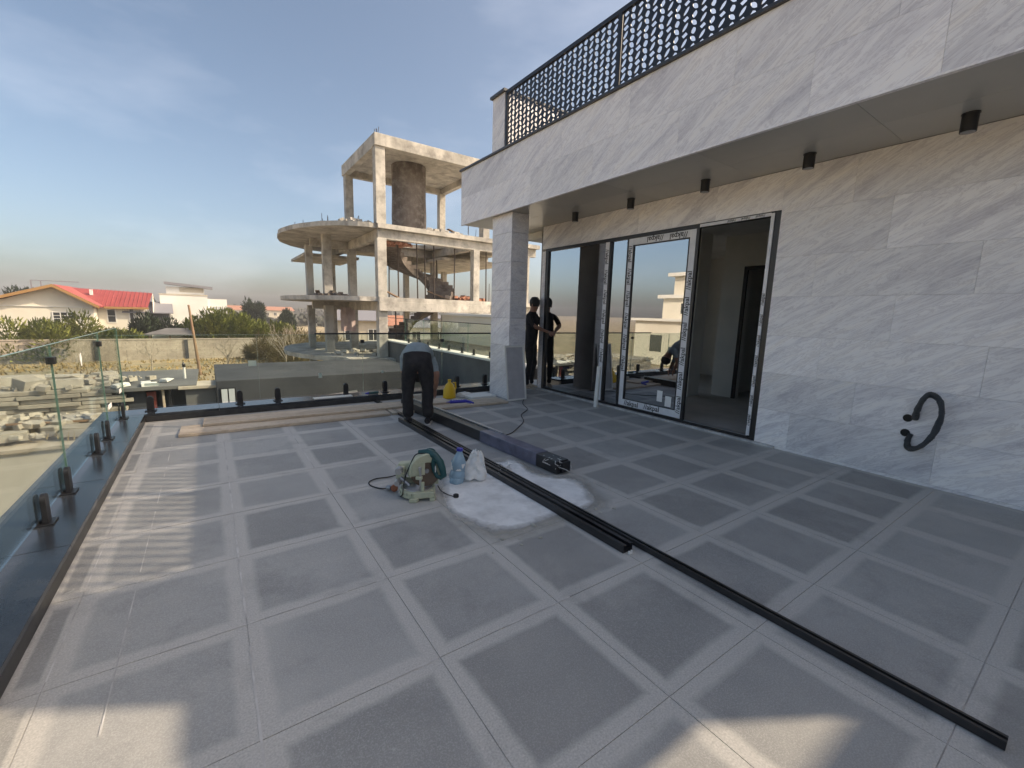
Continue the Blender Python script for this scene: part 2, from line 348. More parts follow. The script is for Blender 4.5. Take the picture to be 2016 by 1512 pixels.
# cement bed where slabs are missing
def blob(cx, cy, rx, ry, z, n=40, jag=.12, seed=0, sq=.55):
    out = []
    for k in range(n):
        t = 2*math.pi*k/n; c, s_ = math.cos(t), math.sin(t)
        e = 1/(abs(c)**(2/sq)+abs(s_)**(2/sq))**(sq/2) if sq else 1
        r = 1+jag*noise.noise(Vector((c*2.2+seed, s_*2.2, seed*1.7)))+jag*.4*noise.noise(Vector((c*9+seed, s_*9, 3)))
        out.append((cx+rx*c*e*r, cy+ry*s_*e*r))
    return out
PA = [(1.57, 3.29), (1.8, 3.36), (1.97, 3.39), (2.29, 3.43), (2.43, 3.4), (2.39, 3.02), (2.49, 2.78), (2.61, 2.67), (2.44, 2.27), (2.29, 2.17), (2.04, 2.21), (1.76, 2.2), (1.48, 2.25), (1.37, 2.48), (1.35, 2.68)]
PB = [(1.6, 3.41), (1.85, 3.46), (2.36, 3.53), (2.51, 3.48), (2.47, 3.05), (2.59, 2.82), (2.71, 2.68), (2.55, 2.2), (2.33, 2.08), (2.0, 2.05), (1.69, 2.06), (1.42, 2.1), (1.32, 2.29), (1.29, 2.6), (1.39, 2.97)]
def softpatch(name, mat, poly, z):
    """uneven sheet whose 'fade' falls to 0 at the rim; the material frays it there"""
    n = len(poly); cx = sum(p[0] for p in poly)/n; cy = sum(p[1] for p in poly)/n; ring = []
    for i in range(n):
        a, b2, c2, d2 = [Vector((*poly[(i+q-1) % n], 0)) for q in range(4)]
        for q in range(5):
            t = q/5; ring.append(.5*((2*b2)+(c2-a)*t+(2*a-5*b2+4*c2-d2)*t*t+(3*b2-a-3*c2+d2)*t**3))
    K = 26; vs = []; N_ = len(ring)
    for q in range(K+1):
        for p in ring:
            f_ = .02+.98*q/K; x, y = cx+(p.x-cx)*f_, cy+(p.y-cy)*f_
            vs.append((x, y, z+.002*noise.noise(Vector((x*6, y*6, 2)))*(1 if q < K else 0)))
    me = bpy.data.meshes.new(name); me.from_pydata(vs, [], [(q*N_+k, (q+1)*N_+k, (q+1)*N_+(k+1) % N_, q*N_+(k+1) % N_) for q in range(K) for k in range(N_)]+[tuple(range(N_))])
    at = me.attributes.new('fade', 'FLOAT', 'POINT'); at.data.foreach_set('value', [min(1, (1-(.02+.98*q/K))*3.1) for q in range(K+1) for _ in ring])
    me.materials.append(M_[mat]); me.polygons.foreach_set('use_smooth', [True]*len(me.polygons))
    return mobj(name, me, tf)
for k_ in ('screed', 'dust'):
    t = M_[k_].node_tree; pb_ = t.nodes['Principled BSDF']
    at = node(t, 'ShaderNodeAttribute', attribute_name='fade'); nz = node(t, 'ShaderNodeTexNoise', Scale=4.5 if k_ == 'screed' else 6, Detail=7, Roughness=.62)
    gg = node(t, 'ShaderNodeNewGeometry'); t.links.new(gg.outputs['Position'], nz.inputs['Vector'])
    ma = node(t, 'ShaderNodeMath', operation='MULTIPLY_ADD'); ma.inputs[1].default_value = 1.0; t.links.new(at.outputs['Fac'], ma.inputs[0]); t.links.new(nz.outputs['Fac'], ma.inputs[2])
    mr = node(t, 'ShaderNodeMapRange'); mr.inputs[1].default_value = .46; mr.inputs[2].default_value = .92 if k_ == 'screed' else 1.2; mr.inputs[4].default_value = 1 if k_ == 'screed' else .55
    t.links.new(ma.outputs[0], mr.inputs[0]); t.links.new(mr.outputs[0], pb_.inputs['Alpha'])
softpatch('cement_smear', 'dust', PB, .0025)
softpatch('cement_bed', 'screed', PA, .0065)
M_['dustsolid'] = noisy('cement_crumb', (.33, .32, .28), (.50, .48, .42), 5, .95)
# small lumps of broken cement by the bed
for k in range(10):
    x, y = random.uniform(1.3, 2.5), random.uniform(2.0, 2.2)
    if k < 2: x, y = [(1.47, 2.16), (1.76, 2.2)][k]
    rr = random.uniform(.008, .02)*(1.3 if k < 2 else .7)
    o = MB().lathe([(rr*.6, 0), (rr, rr*.3), (rr*.5, rr*.7)], 7).build('cement_lump', 'dustsolid', tf, loc=(x, y, 0)); o.scale = (1.5, .8, 1); o.rotation_euler[2] = random.random()*6
# pale mortar left standing in some joints
def jointline(pts, wdt, name='mortar_line'):
    m = MB()
    for (x0, y0, x1, y1) in pts:
        Ls = math.hypot(x1-x0, y1-y0); n = max(2, int(Ls/.05)); run = []
        for i in range(n):
            t0, t1 = i/n, (i+1)/n
            if noise.noise(Vector((x0*7+t0*Ls*3, y0*5, 1))) < -.22: continue
            wv = wdt*(.55+.7*abs(noise.noise(Vector((t0*Ls*11, x0+y0, 5)))))
            ax, ay = x0+(x1-x0)*t0, y0+(y1-y0)*t0; bx, by = x0+(x1-x0)*t1, y0+(y1-y0)*t1
            nx, ny = -(y1-y0)/Ls*wv, (x1-x0)/Ls*wv
            m.add([(ax-nx, ay-ny, .0016), (bx-nx, by-ny, .0016), (bx+nx, by+ny, .0016), (ax+nx, ay+ny, .0016)], [(0, 1, 2, 3)])
    return m.build(name, 'grout', tf)
jointline([(.05, .3, .05, 6.2)], .006); jointline([(.71, 3.6, .71, 5.4)], .004)
jointline([(-.5, 3.47, 1.2, 3.47)], .005); jointline([(-.3, 2.15, .75, 2.15)], .0045); jointline([(.3, 2.81, 1.3, 2.81)], .0035)
jointline([(.45, 1.49, 1.5, 1.49)], .005); jointline([(.71, 4.13, 1.4, 4.13)], .004); jointline([(-.4, 1.3, -.4, 5.6)], .004); jointline([(-.61, 2.2, -.61, 6.6)], .004)

# ================================================================== PARAPETS
tp = empty('terrace_parapet', (-.93, 0, 0), 0, 'low terrace parapet capped in polished dark granite under the glass', 'parapet')
MB().box(-1.13+.93, -.74+.93, -2.5, 7.19, -3.9, .068).box(-.72+.93, 4.55+.93, 6.87, 7.19, -3.9, .068).build('core', 'beige', tp)
yy = -2.5
while yy < 6.8:
    y2 = min(yy+1.15, 6.85)
    MB().box(-1.16+.93, -.722+.93, yy+.0015, y2-.0015, .07, .10).build('coping_slab', 'polished', tp, bevel=.003); yy = y2
xx = -1.16
while xx < 4.5:
    x2 = min(xx+1.2, 4.6)
    MB().box(xx+.0015+.93, x2-.0015+.93, 6.852, 7.215, .07, .10).build('coping_slab', 'polished', tp, bevel=.003); xx = x2
MB().box(-.739+.93, -.724+.93, -2.5, 6.865, .0, .069).box(-.724+.93, 4.5+.93, 6.852, 6.868, .0, .069).build('inner_face', 'blackface', tp)

# ================================================================== GLASS BALUSTRADES
def clampmesh():
    m = MB()
    m.box(-.055, .06, -.058, .058, 0, .010, 0)
    for s_ in (-1, 1):   # two cheeks gripping the glass, rounded tops
        prof = [(-.036, .01), (.036, .01), (.036, .155)]+[(.036*math.cos(t), .155+.036*math.sin(t)) for t in [math.pi*i/8 for i in range(1, 8)]]+[(-.036, .155)]
        T = Matrix(((0, 0, 1, 0), (1, 0, 0, 0), (0, 1, 0, 0), (0, 0, 0, 1)))
        m.prism(prof, min(s_*.008, s_*(.034 if s_ > 0 else .018)), max(s_*.008, s_*(.034 if s_ > 0 else .018)), 0, T)
    m.box(-.026, .026, -.02, .02, .01, .03, 0)
    return m
cl = clampmesh().mesh('clamp', ['black'])
def balustrade(name, label, loc, rz, panels, clamps, top, cap=None, joints=(), x_is=0, z0=.10):
    t = empty(name, loc, rz, label, 'glass railing')
    for a, b_ in panels:
        o = MB().box(-.006, .006, a+.004, b_-.004, z0+.045, top).build('glass_panel', 'glass', t)
        MB().box(-.0062, .0062, a+.004, b_-.004, top+.0003, top+.003).build('edge', 'glassedge', o)
        MB().box(-.0062, .0062, b_-.0036, b_-.0008, z0+.045, top).build('edge', 'glassedge', o)
    for c in clamps:
        o = mobj('clamp', cl, t, (0, c, z0))
        b2 = o.modifiers.new('bevel', 'BEVEL'); b2.width = .002; b2.limit_method = 'ANGLE'
    for j in joints:
        MB().box(-.022, .022, j-.03, j+.03, top-.135, top-.085).build('joint_connector', 'black', t, bevel=.003)
    if cap: MB().box(-.014, .014, cap[0], cap[1], top+.0035, top+.026).build('top_cap', 'black', t, bevel=.003)
    return t
lb = balustrade('glass_balustrade', 'long frameless glass railing with black clamps along the left parapet', (-.92, 0, 0), 0,
                [(-2.4, -.5), (-.5, 1.1), (1.1, 2.7), (2.7, 4.30), (4.30, 5.92), (5.92, 7.02)], [-.2, .8, 1.4, 2.35, 3.66, 4.20, 5.21, 5.73, 6.70], 1.15, None, [2.7, 4.30, 5.92])
# far one runs along X : rotate by -90 deg so local y -> x
fb = balustrade('glass_balustrade', 'glass railing along the far parapet behind the bent worker', (0, 7.06, 0), R(-90),
                [(-.95, .54), (.54, 2.0), (2.0, 3.4), (3.4, 4.6)], [-.68, .29, .76, 1.72, 2.35, 3.1, 3.7, 4.3], 1.06, (1.3, 4.58), [2.0, 3.4])
def sticker(par, x0, x1, y0, y1, z0, z1, name='sticker', mat='paper', jag=0):
    return MB().box(x0, x1, y0, y1, z0, z1).build(name, mat, par)
def torn(par, x, y, z, s_, name='torn_sticker'):
    pts = blob(0, 0, s_*.6, s_, 0, 14, .5, 4, 0)
    T = Matrix.Translation((x, y, z)) @ Matrix(((0, 0, 1, 0), (1, 0, 0, 0), (0, 1, 0, 0), (0, 0, 0, 1)))
    return MB().prism(pts, 0, .0008, 0, T).build(name, 'paper', par)
torn(lb, .0065, 5.1, .97, .052)
sticker(lb, .0065, .0075, 5.98, 6.17, .35, .40); sticker(lb, .0065, .0075, 6.70, 6.86, .40, .45)
sticker(fb, -.0075, -.0065, -.72+0, -.57, .42, .455)
sticker(fb, -.0075, -.0065, .42, .52, .62, .70, mat='paper'); sticker(fb, -.0075, -.0065, 2.0, 2.06, .90, .915); sticker(fb, -.0075, -.0065, 1.33, 1.38, .40, .47); sticker(fb, -.0075, -.0065, 2.3, 2.34, .42, .46)

# ================================================================== VILLA
v = empty('villa', (5.26, 2.4, 0), 0, 'villa clad in pale veined stone with overhanging canopy and sliding doors', 'villa')
VO = Vector((5.26, 2.4, 0))
def vb(name, mats, boxes, parent=None, bevel=0, off=VO):
    m = MB()
    for bx in boxes:
        x0, x1, y0, y1, z0, z1 = bx[:6]; m.box(x0-off.x, x1-off.x, y0-off.y, y1-off.y, z0-off.z, z1-off.z, bx[6] if len(bx) > 6 else 0)
    return m.build(name, mats, parent if parent is not None else v, bevel=bevel)
WY0, WY1, WZ1 = 2.43, 6.52, 2.66      # door opening
vb('wall', 'core', [(5.28, 5.5, -1.57, WY0, -3.9, 3.07), (5.28, 5.5, WY0, WY1, WZ1, 3.07), (5.28, 5.5, WY1, 6.62, -3.9, 3.07), (5.28, 5.5, WY0, WY1, -3.9, -.01),
                     (5.5, 11, -1.57, -1.4, -3.9, 3.07), (10.8, 11, -1.4, 7.5, -3.9, 3.07), (5.5, 5.7, 6.75, 6.95, 0, 3.07), (8.2, 10.8, 6.9, 7.1, -3.9, 3.07)])
vb('roof_slab', 'core', [(4.045, 5.27, -1.12, 7.5, 3.12, 3.98), (5.271, 11, -1.57, 7.5, 3.09, 3.98)])
vb('roof_deck', 'sand', [(4.1, 11, -1.1, 7.4, 3.98, 3.99)])
vb('room_ceiling', 'room', [(5.5, 10.8, -1.4, 7.5, 2.95, 3.11)])
vb('room_floor', 'roomfloor', [(5.28, 10.8, -1.4, 7.5, -.2, .02)])
vb('room_wall', 'room', [(10.62, 10.78, -1.4, 7.4, .02, 2.95), (5.5, 10.6, .3, .45, .02, 2.95),
                         (7.9, 8.05, .45, 3.1, .02, 2.95), (7.9, 8.05, 3.1, 4.1, 2.35, 2.95), (7.9, 8.05, 4.1, 4.55, .02, 2.95), (8.05, 10.6, 4.4, 4.55, .02, 2.95)])
vb('room_pier', 'room', [(7.2, 7.55, 4.6, 5.0, .02, 2.95)])
vb('inner_door_frame', 'black', [(7.86, 7.9, 3.06, 3.12, .02, 2.38), (7.86, 7.9, 4.08, 4.14, .02, 2.38), (7.86, 7.9, 3.06, 4.14, 2.33, 2.39)])
vb('base_wall', 'beige', [(4.0, 4.6, 6.3, 7.2, -3.9, -.36)])
# cladding slabs, front wall
def slab(x0, x1, y0, y1, z0, z1, par=None, off=VO, name='cladding_slab'):
    gq = .0008
    m = MB().box(x0-off.x, x1-off.x, y0-off.y+gq, y1-off.y-gq, z0-off.z+gq, z1-off.z-gq)
    return m.build(name, 'clad', par if par is not None else v)
rows = [.03, .44, .865, 1.29, 1.72, 2.15, 2.62, 3.068]
for i in range(7):
    st = [0, .55, .2, .75, .05, .62, .3][i]
    y = WY0; cuts = [y]
    y -= .35+st*1.0
    while y > -1.5: cuts.append(y); y -= 1.2
    cuts.append(-1.57)
    for a, b_ in zip(cuts[:-1], cuts[1:]):
        if a-b_ > .03: slab(5.26, 5.279, b_, a, rows[i], rows[i+1])
for a, b_ in [(2.43, 3.2), (3.2, 4.4), (4.4, 5.6), (5.6, 6.62)]: slab(5.26, 5.279, a, b_, WZ1, 3.068)
for i in range(6): slab(5.26, 5.279, WY1, 6.62, rows[i], min(rows[i+1], WZ1))
vb('sill_stone', 'grout', [(5.235, 5.45, 2.2, 6.62, 0, .028)], bevel=.003)
vb('skirting', 'clad', [(5.262, 5.279, -1.57, 2.2, 0, .028)])
# fascia
fy = [-1.12, -.2, .98, 1.75, 2.94, 4.14, 5.41, 6.6, 7.54]
for a, b_ in zip(fy[:-1], fy[1:]): slab(4.02, 4.042, a, b_, 3.07, 3.53)
fy2 = [-1.12, .1, 1.25, 2.4, 3.6, 4.75, 6.15, 7.54]
for a, b_ in zip(fy2[:-1], fy2[1:]): slab(4.02, 4.042, a, b_, 3.53, 4.0)
vb('fascia_trim', 'clad', [(4.012, 4.05, -1.12, 7.54, 3.055, 3.069)])
for z0, z1 in ((3.07, 3.53), (3.53, 4.0)):
    o = MB().box(4.045-VO.x, 5.26-VO.x, 7.502-VO.y, 7.54-VO.y, z0+.002, z1-.002).build('cladding_slab', 'clad', v)
vb('coping', 'coping', [(3.99, 4.14, -1.2, 7.57, 4.001, 4.035)], bevel=.004)
# soffit panels
sy = -1.15
while sy < 7.45:
    s2 = min(sy+1.3, 7.5)
    for xa, xb in ((4.05, 4.65), (4.65, 5.258)):
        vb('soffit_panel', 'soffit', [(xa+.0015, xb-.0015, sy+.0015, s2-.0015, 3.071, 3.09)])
    sy = s2
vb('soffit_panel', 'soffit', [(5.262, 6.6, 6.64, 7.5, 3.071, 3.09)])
# pillar under the canopy
pl_ = vb('pillar', 'core', [(4.14, 4.44, 6.02, 6.56, 0, 3.07)])
for i in range(7):
    z0, z1 = [0, .46, .92, 1.38, 1.84, 2.3, 2.76, 3.068][i:i+2]
    gq = .0018
    for nm, bx in (('a', (4.12, 4.1385, 6.0, 6.58)), ('b', (4.139, 4.46, 6.0, 6.019))):
        m = MB().box(bx[0]-VO.x+gq*0, bx[1]-VO.x, bx[2]-VO.y, bx[3]-VO.y, z0+gq, z1-gq)
        o = m.build('cladding_slab', 'clad', pl_, bevel=.0015)
# roof end walls
for ya, yb, xe in ((6.17, 6.52, 6.0), (-.65, -.30, 6.5)):
    vb('roof_pier', 'clad', [(4.04, xe, ya, yb, 4.036, 4.86 if ya > 0 else 5.07)], bevel=.003)
    vb('roof_pier_cap', 'coping', [(4.0, xe+.04, ya-.03, yb+.03, 4.861 if ya > 0 else 5.071, 4.90 if ya > 0 else 5.11)])

# ---- sliding door
door = vb('sliding_door', 'black', [(5.268, 5.34, WY0, WY0+.085, .03, WZ1), (5.268, 5.34, WY1-.07, WY1, .03, WZ1), (5.268, 5.34, WY0+.085, WY1-.07, WZ1-.05, WZ1), (5.268, 5.34, WY0+.085, WY1-.07, .03, .07)], bevel=.002)
def db(name, mat, boxes, bevel=0): return vb(name, mat, boxes, door, bevel)
FX = 5.262
db('film_strip', 'whitefilm', [(5.256, 5.2675, 2.497, 2.534, .08, WZ1-.02)])
db('film_strip', 'whitefilm', [(5.256, 5.2675, 2.5341, 3.4, WZ1-.048, WZ1-.012)])
db('mullion', 'whitefilm', [(5.275, 5.33, 4.945, 5.03, .07, WZ1-.05)], .002)
db('mullion_cover', 'black', [(5.27, 5.335, 4.905, 4.944, .07, WZ1-.05)])
db('sash_stile', 'whitefilm', [(5.245, 5.29, 4.455, 4.535, .085, 2.60)], .002)
db('sash_stile', 'whitefilm', [(5.245, 5.29, 3.435, 3.52, .085, 2.60)], .002)
db('sash_rail', 'whitefilm', [(5.245, 5.29, 3.521, 4.454, 2.505, 2.60)], .002)
db('sash_rail', 'whitefilm', [(5.245, 5.29, 3.521, 4.454, .085, .185)], .002)
db('gasket', 'black', [(5.243, 5.28, 4.437, 4.454, .186, 2.504), (5.243, 5.28, 3.521, 3.537, .186, 2.504), (5.243, 5.28, 3.537, 4.437, 2.49, 2.504), (5.243, 5.28, 3.537, 4.437, .186, .2),
                      (5.25, 5.292, 3.395, 3.434, .07, 2.61), (5.25, 5.292, 4.536, 4.57, .07, 2.61)])
db('pane', 'doorglass', [(5.262, 5.27, 3.538, 4.436, .201, 2.489)])
db('pane', 'doorglass', [(5.300, 5.308, 5.031, 6.449, .071, 2.609)])
db('pane', 'doorglass', [(5.300, 5.308, 4.3, 4.904, .071, 2.609)])
db('bottom_track', 'steel', [(5.262, 5.33, 2.52, 3.39, .071, .078)])
for a, b_, c, d in ((4.10, 4.19, .26, .42), (3.95, 4.05, .21, .36), (3.75, 3.83, .22, .33)):
    db('paper_label', 'paper', [(5.2605, 5.2615, a-.35, b_-.35, c, d)])
wordcache = {}
def lettering(n, size, y, z, rot, x=5.2435, gap=1.0):
    """row of n printed words along one bar of the frame"""
    if size not in wordcache:
        cu = bpy.data.curves.new('lettering', 'FONT'); cu.body = '//akpal'; cu.size = size; cu.align_y = 'CENTER'; cu.resolution_u = 2; cu.offset = size*.018
        cu.materials.append(M_['text'])
        tmp = bpy.data.objects.new('tmp', cu); me = bpy.data.meshes.new_from_object(tmp); bpy.data.objects.remove(tmp)
        wordcache[size] = (me, max(v_.co.x for v_ in me.vertices))
    me, wid = wordcache[size]
    B = Matrix(((0, 0, -1), (-1, 0, 0), (0, 1, 0))).to_4x4()          # text x -> -Y, text y -> Z, normal -> -X
    for k in range(n):
        o = mobj('lettering', me, door)
        o.matrix_local = Matrix.Translation(Vector((x, y, z))-VO) @ B @ Matrix.Rotation(R(rot), 4, 'Z') @ Matrix.Translation((k*(wid+size*gap), random.uniform(-.06, .06)*size, 0))
lettering(6, .092, 4.495, 2.5, -90)                       # left stile, reads downwards
lettering(6, .094, 3.478, .15, 90)                        # right stile, reads upwards
lettering(2, .105, 4.42, .135, 0)                       # bottom rail
lettering(2, .105, 3.56, 2.552, 180)                    # top rail, upside down
lettering(6, .088, 4.988, 2.5, -90, 5.2735)
lettering(7, .052, 2.5155, .2, 90, 5.2545, 2.0)
lettering(3, .040, 2.6, WZ1-.030, 180, 5.2545, 1.6)

# ================================================================== ROOF SCREEN (laser cut)
rs = empty('roof_screen', (4.06, 3.0, 4.035), 0, 'dark laser-cut metal screen of diamonds and leaf shapes above the canopy', 'screen')
def cutpanel(y0, y1, zt, phase):
    """plate lying in the YZ plane at x=0, cut with diamonds and leaves"""
    px, pz = .098, .072; th = .003
    nx = max(1, round((y1-y0)/px)); nz = max(1, round(zt/pz)); px = (y1-y0)/nx; pz = zt/nz
    m = MB()
    for i in range(nx):
        for j in range(nz):
            cy, cz = y0+(i+.5)*px, (j+.5)*pz
            band = .5+.5*math.cos((cy-.9)*2.5+.6*math.sin(cz*4)-cz*1.6)
            k = .76+.24*band
            hx, hz = px/2, pz/2
            if j % 2 == 0 and i % 2 == 0:
                a = .90*k; hole = [(hx*a*(1 if q % 2 == 0 else .72)*math.cos(R(45*q+14)), hz*a*(1 if q % 2 == 0 else .72)*math.sin(R(45*q+14))) for q in range(8)]
            elif j % 2 == 0:
                tl = 1 if (i//2+j//2) % 2 else -1; hole = leaf(hx*.16*tl, hz*.95*min(1, k+.15), hx*.68*k)
            else:
                tl = 1 if i % 2 else -1; hole = leaf(hx*.62*tl, hz*.96*min(1, k+.15), hx*.50*k)
            outer = [(hx, 0), (hx, hz), (0, hz), (-hx, hz), (-hx, 0), (-hx, -hz), (0, -hz), (hx, -hz)]
            off_ = min(range(8), key=lambda d_: sum((outer[q][0]-hole[(q+d_) % 8][0])**2+(outer[q][1]-hole[(q+d_) % 8][1])**2 for q in range(8)))
            hole = [hole[(q+off_) % 8] for q in range(8)]
            # outer ring of 8 points
            outer = [(hx, 0), (hx, hz), (0, hz), (-hx, hz), (-hx, 0), (-hx, -hz), (0, -hz), (hx, -hz)]
            vs = []
            for xx in (-th, th):
                vs += [(xx, cy+a, cz+b) for a, b in outer]+[(xx, cy+a, cz+b) for a, b in hole]
            fs = []
            for q in range(8):
                n = (q+1) % 8
                fs += [(q, 8+q, 8+n, n), (16+q, 16+n, 24+n, 24+q), (8+q, 24+q, 24+n, 8+n)]
            m.add(vs, fs)
    return m
def leaf(dx, dz, w_):
    """pointed leaf hole: tips at +-(dx, dz), half width w_"""
    l = math.hypot(dx, dz); nx_, nz_ = -dz/l, dx/l; pts = []
    for al, wd2 in ((1, 0), (.55, .74), (0, 1), (-.55, .74), (-1, 0), (-.55, -.74), (0, -1), (.55, -.74)):
        pts.append((dx*al+nx_*w_*wd2, dz*al+nz_*w_*wd2))
    pts.sort(key=lambda p: math.atan2(p[1], p[0]) % (2*math.pi))
    return pts
edges = [(-.28, 1.52), (1.58, 3.81), (3.87, 6.1)]
for a, b_ in edges:
    cutpanel(a-3.0, b_-3.0, .78, a*.37).build('cut_panel', 'screen', rs)
for py in (-.31, 1.55, 3.84, 6.13):
    MB().box(-.02, .02, py-3-.025, py-3+.025, 0, .81).build('post', 'screen', rs, bevel=.003)
MB().box(-.022, .022, -3.31, 3.15, .78, .83).build('top_rail', 'screen', rs, bevel=.003)
MB().box(-.021, .021, -3.31, 3.15, .004, .028).build('bottom_rail', 'screen', rs, bevel=.003)

# ================================================================== DOWNLIGHTS
dl0 = None
names = ['first', 'second', 'third', 'fourth', 'fifth']
labs = ['black cylinder downlight on the soffit nearest the camera, at the right edge', 'black cylinder downlight on the soffit above the bare wall right of the door',
        'black cylinder downlight on the soffit above the white framed sash', 'black cylinder downlight on the soffit above the narrow middle pane', 'smallest black cylinder downlight, farthest along the soffit']
for k, y in enumerate((.98, 2.08, 3.17, 4.28, 5.40)):
    if dl0 is None:
        dl0 = d = empty('downlight', (4.93, y, 3.07))
        MB().lathe([(.05, -.135), (.05, -.001)], 24).build('housing', 'black', d, smooth=True)
        MB().lathe([(.043, -.1365), (.043, -.1352)], 24).build('lens', 'steel', d)
        MB().lathe([(.056, -.006), (.056, 0.0)], 24).build('ceiling_ring', 'black', d)
    else: d = copy_tree(dl0); d.location = (4.93, y, 3.07)
    tag(d, labs[k], 'lamp', 'black downlights under the canopy')

# ================================================================== WING of the house behind (same level)
wg = empty('villa_wing', (6.9, 11, -3.9), 0, 'dark shaded wing wall with pale coping beyond the far parapet', 'building')
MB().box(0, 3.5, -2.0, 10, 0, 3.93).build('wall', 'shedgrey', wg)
MB().box(-.08, .4, -2.0, 10.05, 3.931, 3.99).build('coping', 'white', wg)
wb = balustrade('glass_balustrade', 'distant glass railing standing on the wing wall right of the bent worker', (7.0, 0, .0), 0, [(9.2, 10.9), (10.9, 12.6), (12.6, 14.4), (14.4, 16.2), (16.2, 18.2)], [9.6, 10.5, 11.2, 12.2, 13, 14, 14.8, 15.8, 16.6, 17.8], 1.1, (9.2, 20.8), [])
wr = empty('cream_outbuilding', (9.5, 17, 0), 0, 'small cream wall and room standing behind the wing railing', 'building')
MB().box(-.1, 4.5, -3.4, 2.5, .10, 1.30).build('wall', 'cream', wr)
MB().box(-.25, 4.6, -3.55, 2.6, 1.301, 1.40).build('roof', 'white', wr)

# ================================================================== CONCRETE FRAME
ct = empty('concrete_frame', (6.45, 19.9, -3.9), 0, 'unfinished concrete tower frame with rounded slabs and a spiral stair', 'building')
CO = Vector((6.45, 19.9, -3.9))
def cb(name, mats, boxes, bevel=.015, parent=None):
    m = MB()
    for x0, x1, y0, y1, z0, z1 in boxes: m.box(x0-CO.x, x1-CO.x, y0-CO.y, y1-CO.y, z0-CO.z, z1-CO.z)
    return m.build(name, mats, parent if parent is not None else ct, bevel=bevel)
def deck(z1, th, xr, yb, hole=None, ell=(6.45, 25.3, 3.25, 5.35), front=19.75, jag=.06, name='floor_slab', mat='conc'):
    """slab with a rounded bay on its left; edges broken a little"""
    cx, cy, rx, ry = ell; pts = []
    n = 26
    for k in range(n+1):
        t = R(-90)-math.pi*k/n     # from front (cy-ry) round the left side to the back
        x, y = cx+rx*math.cos(t), cy+ry*math.sin(t)
        pts.append((x+random.uniform(-jag, jag), y+random.uniform(-jag, jag)))
    poly = [(xr, front)]+[(xr*0+11.9, front+.0), (9.2, front+random.uniform(-.03, .03)), (6.42, front)]+pts[0:]+[(xr, yb)]
    if poly[4][1] < front: pass
    poly = list(reversed(poly))
    bm = bmesh.new()
    def loop(pl, z): return [bm.verts.new((p[0]-CO.x, p[1]-CO.y, z-CO.z)) for p in pl]
    outer = [(x, y) for x, y in poly]
    loops = [outer]+([hole] if hole else [])
    for z in (z1-th, z1):
        es = []
        for lp in loops:
            vs = loop(lp, z)
            for i in range(len(vs)): es.append(bm.edges.new((vs[i], vs[(i+1) % len(vs)])))
        bmesh.ops.triangle_fill(bm, edges=es, use_beauty=True)
    bm.verts.ensure_lookup_table(); nv = sum(len(l) for l in loops); o = 0
    for lp in loops:
        n = len(lp)
        for i in range(n):
            a, b2 = o+i, o+(i+1) % n
            bm.faces.new([bm.verts[a], bm.verts[b2], bm.verts[b2+nv], bm.verts[a+nv]])
        o += n
    bmesh.ops.recalc_face_normals(bm, faces=bm.faces)
    me = bpy.data.meshes.new(name); bm.to_mesh(me); bm.free(); me.materials.append(M_[mat])
    return mobj(name, me, ct)
SX, SY = 9.3, 22.6    # axis of the spiral stair
hole = [(SX+2.25*math.cos(2*math.pi*k/24), SY+2.25*math.sin(2*math.pi*k/24)) for k in range(24)]
deck(5.25, .2, 15.5, 30.5, hole)
deck(4.45, .18, 15.5, 30.2, hole, ell=(6.2, 26.0, 2.2, 4.0), front=22.0-.0, name='floor_slab')if False else None
deck(2.05, .2, 15.5, 30.5, hole)
deck(-.72, .2, 15.5, 30.5, None)
# lower slab band (sunken level) seen under the upper deck
cb('floor_slab', 'conc', [(4.6, 7.6, 27.0, 31.5, 4.35, 4.5), (11.0, 15.5, 22.9, 31.5, 4.35, 4.5)])
# roof
cb('roof_slab', 'conc', [(6.38, 12.3, 19.85, 25.4, 8.72, 8.92)])
cb('roof_beam', 'conc', [(6.36, 12.32, 19.82, 20.12, 8.46, 8.96)]); cb('roof_beam', 'conc', [(6.36, 6.66, 20.13, 25.4, 8.42, 8.96)])
cb('roof_beam', 'conc', [(6.67, 12.0, 25.12, 25.42, 8.42, 8.95)]); cb('roof_beam', 'conc', [(12.02, 12.32, 20.13, 25.42, 8.42, 8.95)])
# floor beams
for z in (5.04, 1.84):
    cb('floor_beam', 'conc', [(6.47, 15.4, 19.98, 20.26, z-.42, z)]); cb('floor_beam', 'conc', [(6.47, 6.75, 20.27, 30, z-.42, z)])
    cb('floor_beam', 'conc', [(11.4, 11.7, 20.27, 30, z-.40, z)]); cb('floor_beam', 'conc', [(6.76, 15.4, 25.1, 25.4, z-.41, z)]); cb('floor_beam', 'conc', [(4.6, 6.46, 25.1, 25.35, z-.4, z)])
cb('edge_beam', 'conc', [(6.40, 12.3, 19.745, 19.979, 1.42, 1.845)])
cb('ledge', 'conc', [(6.3, 8.3, 19.1, 19.74, -1.05, -.72)]); cb('ledge', 'conc', [(5.0, 5.75, 19.6, 20.3, -.98, -.70)])
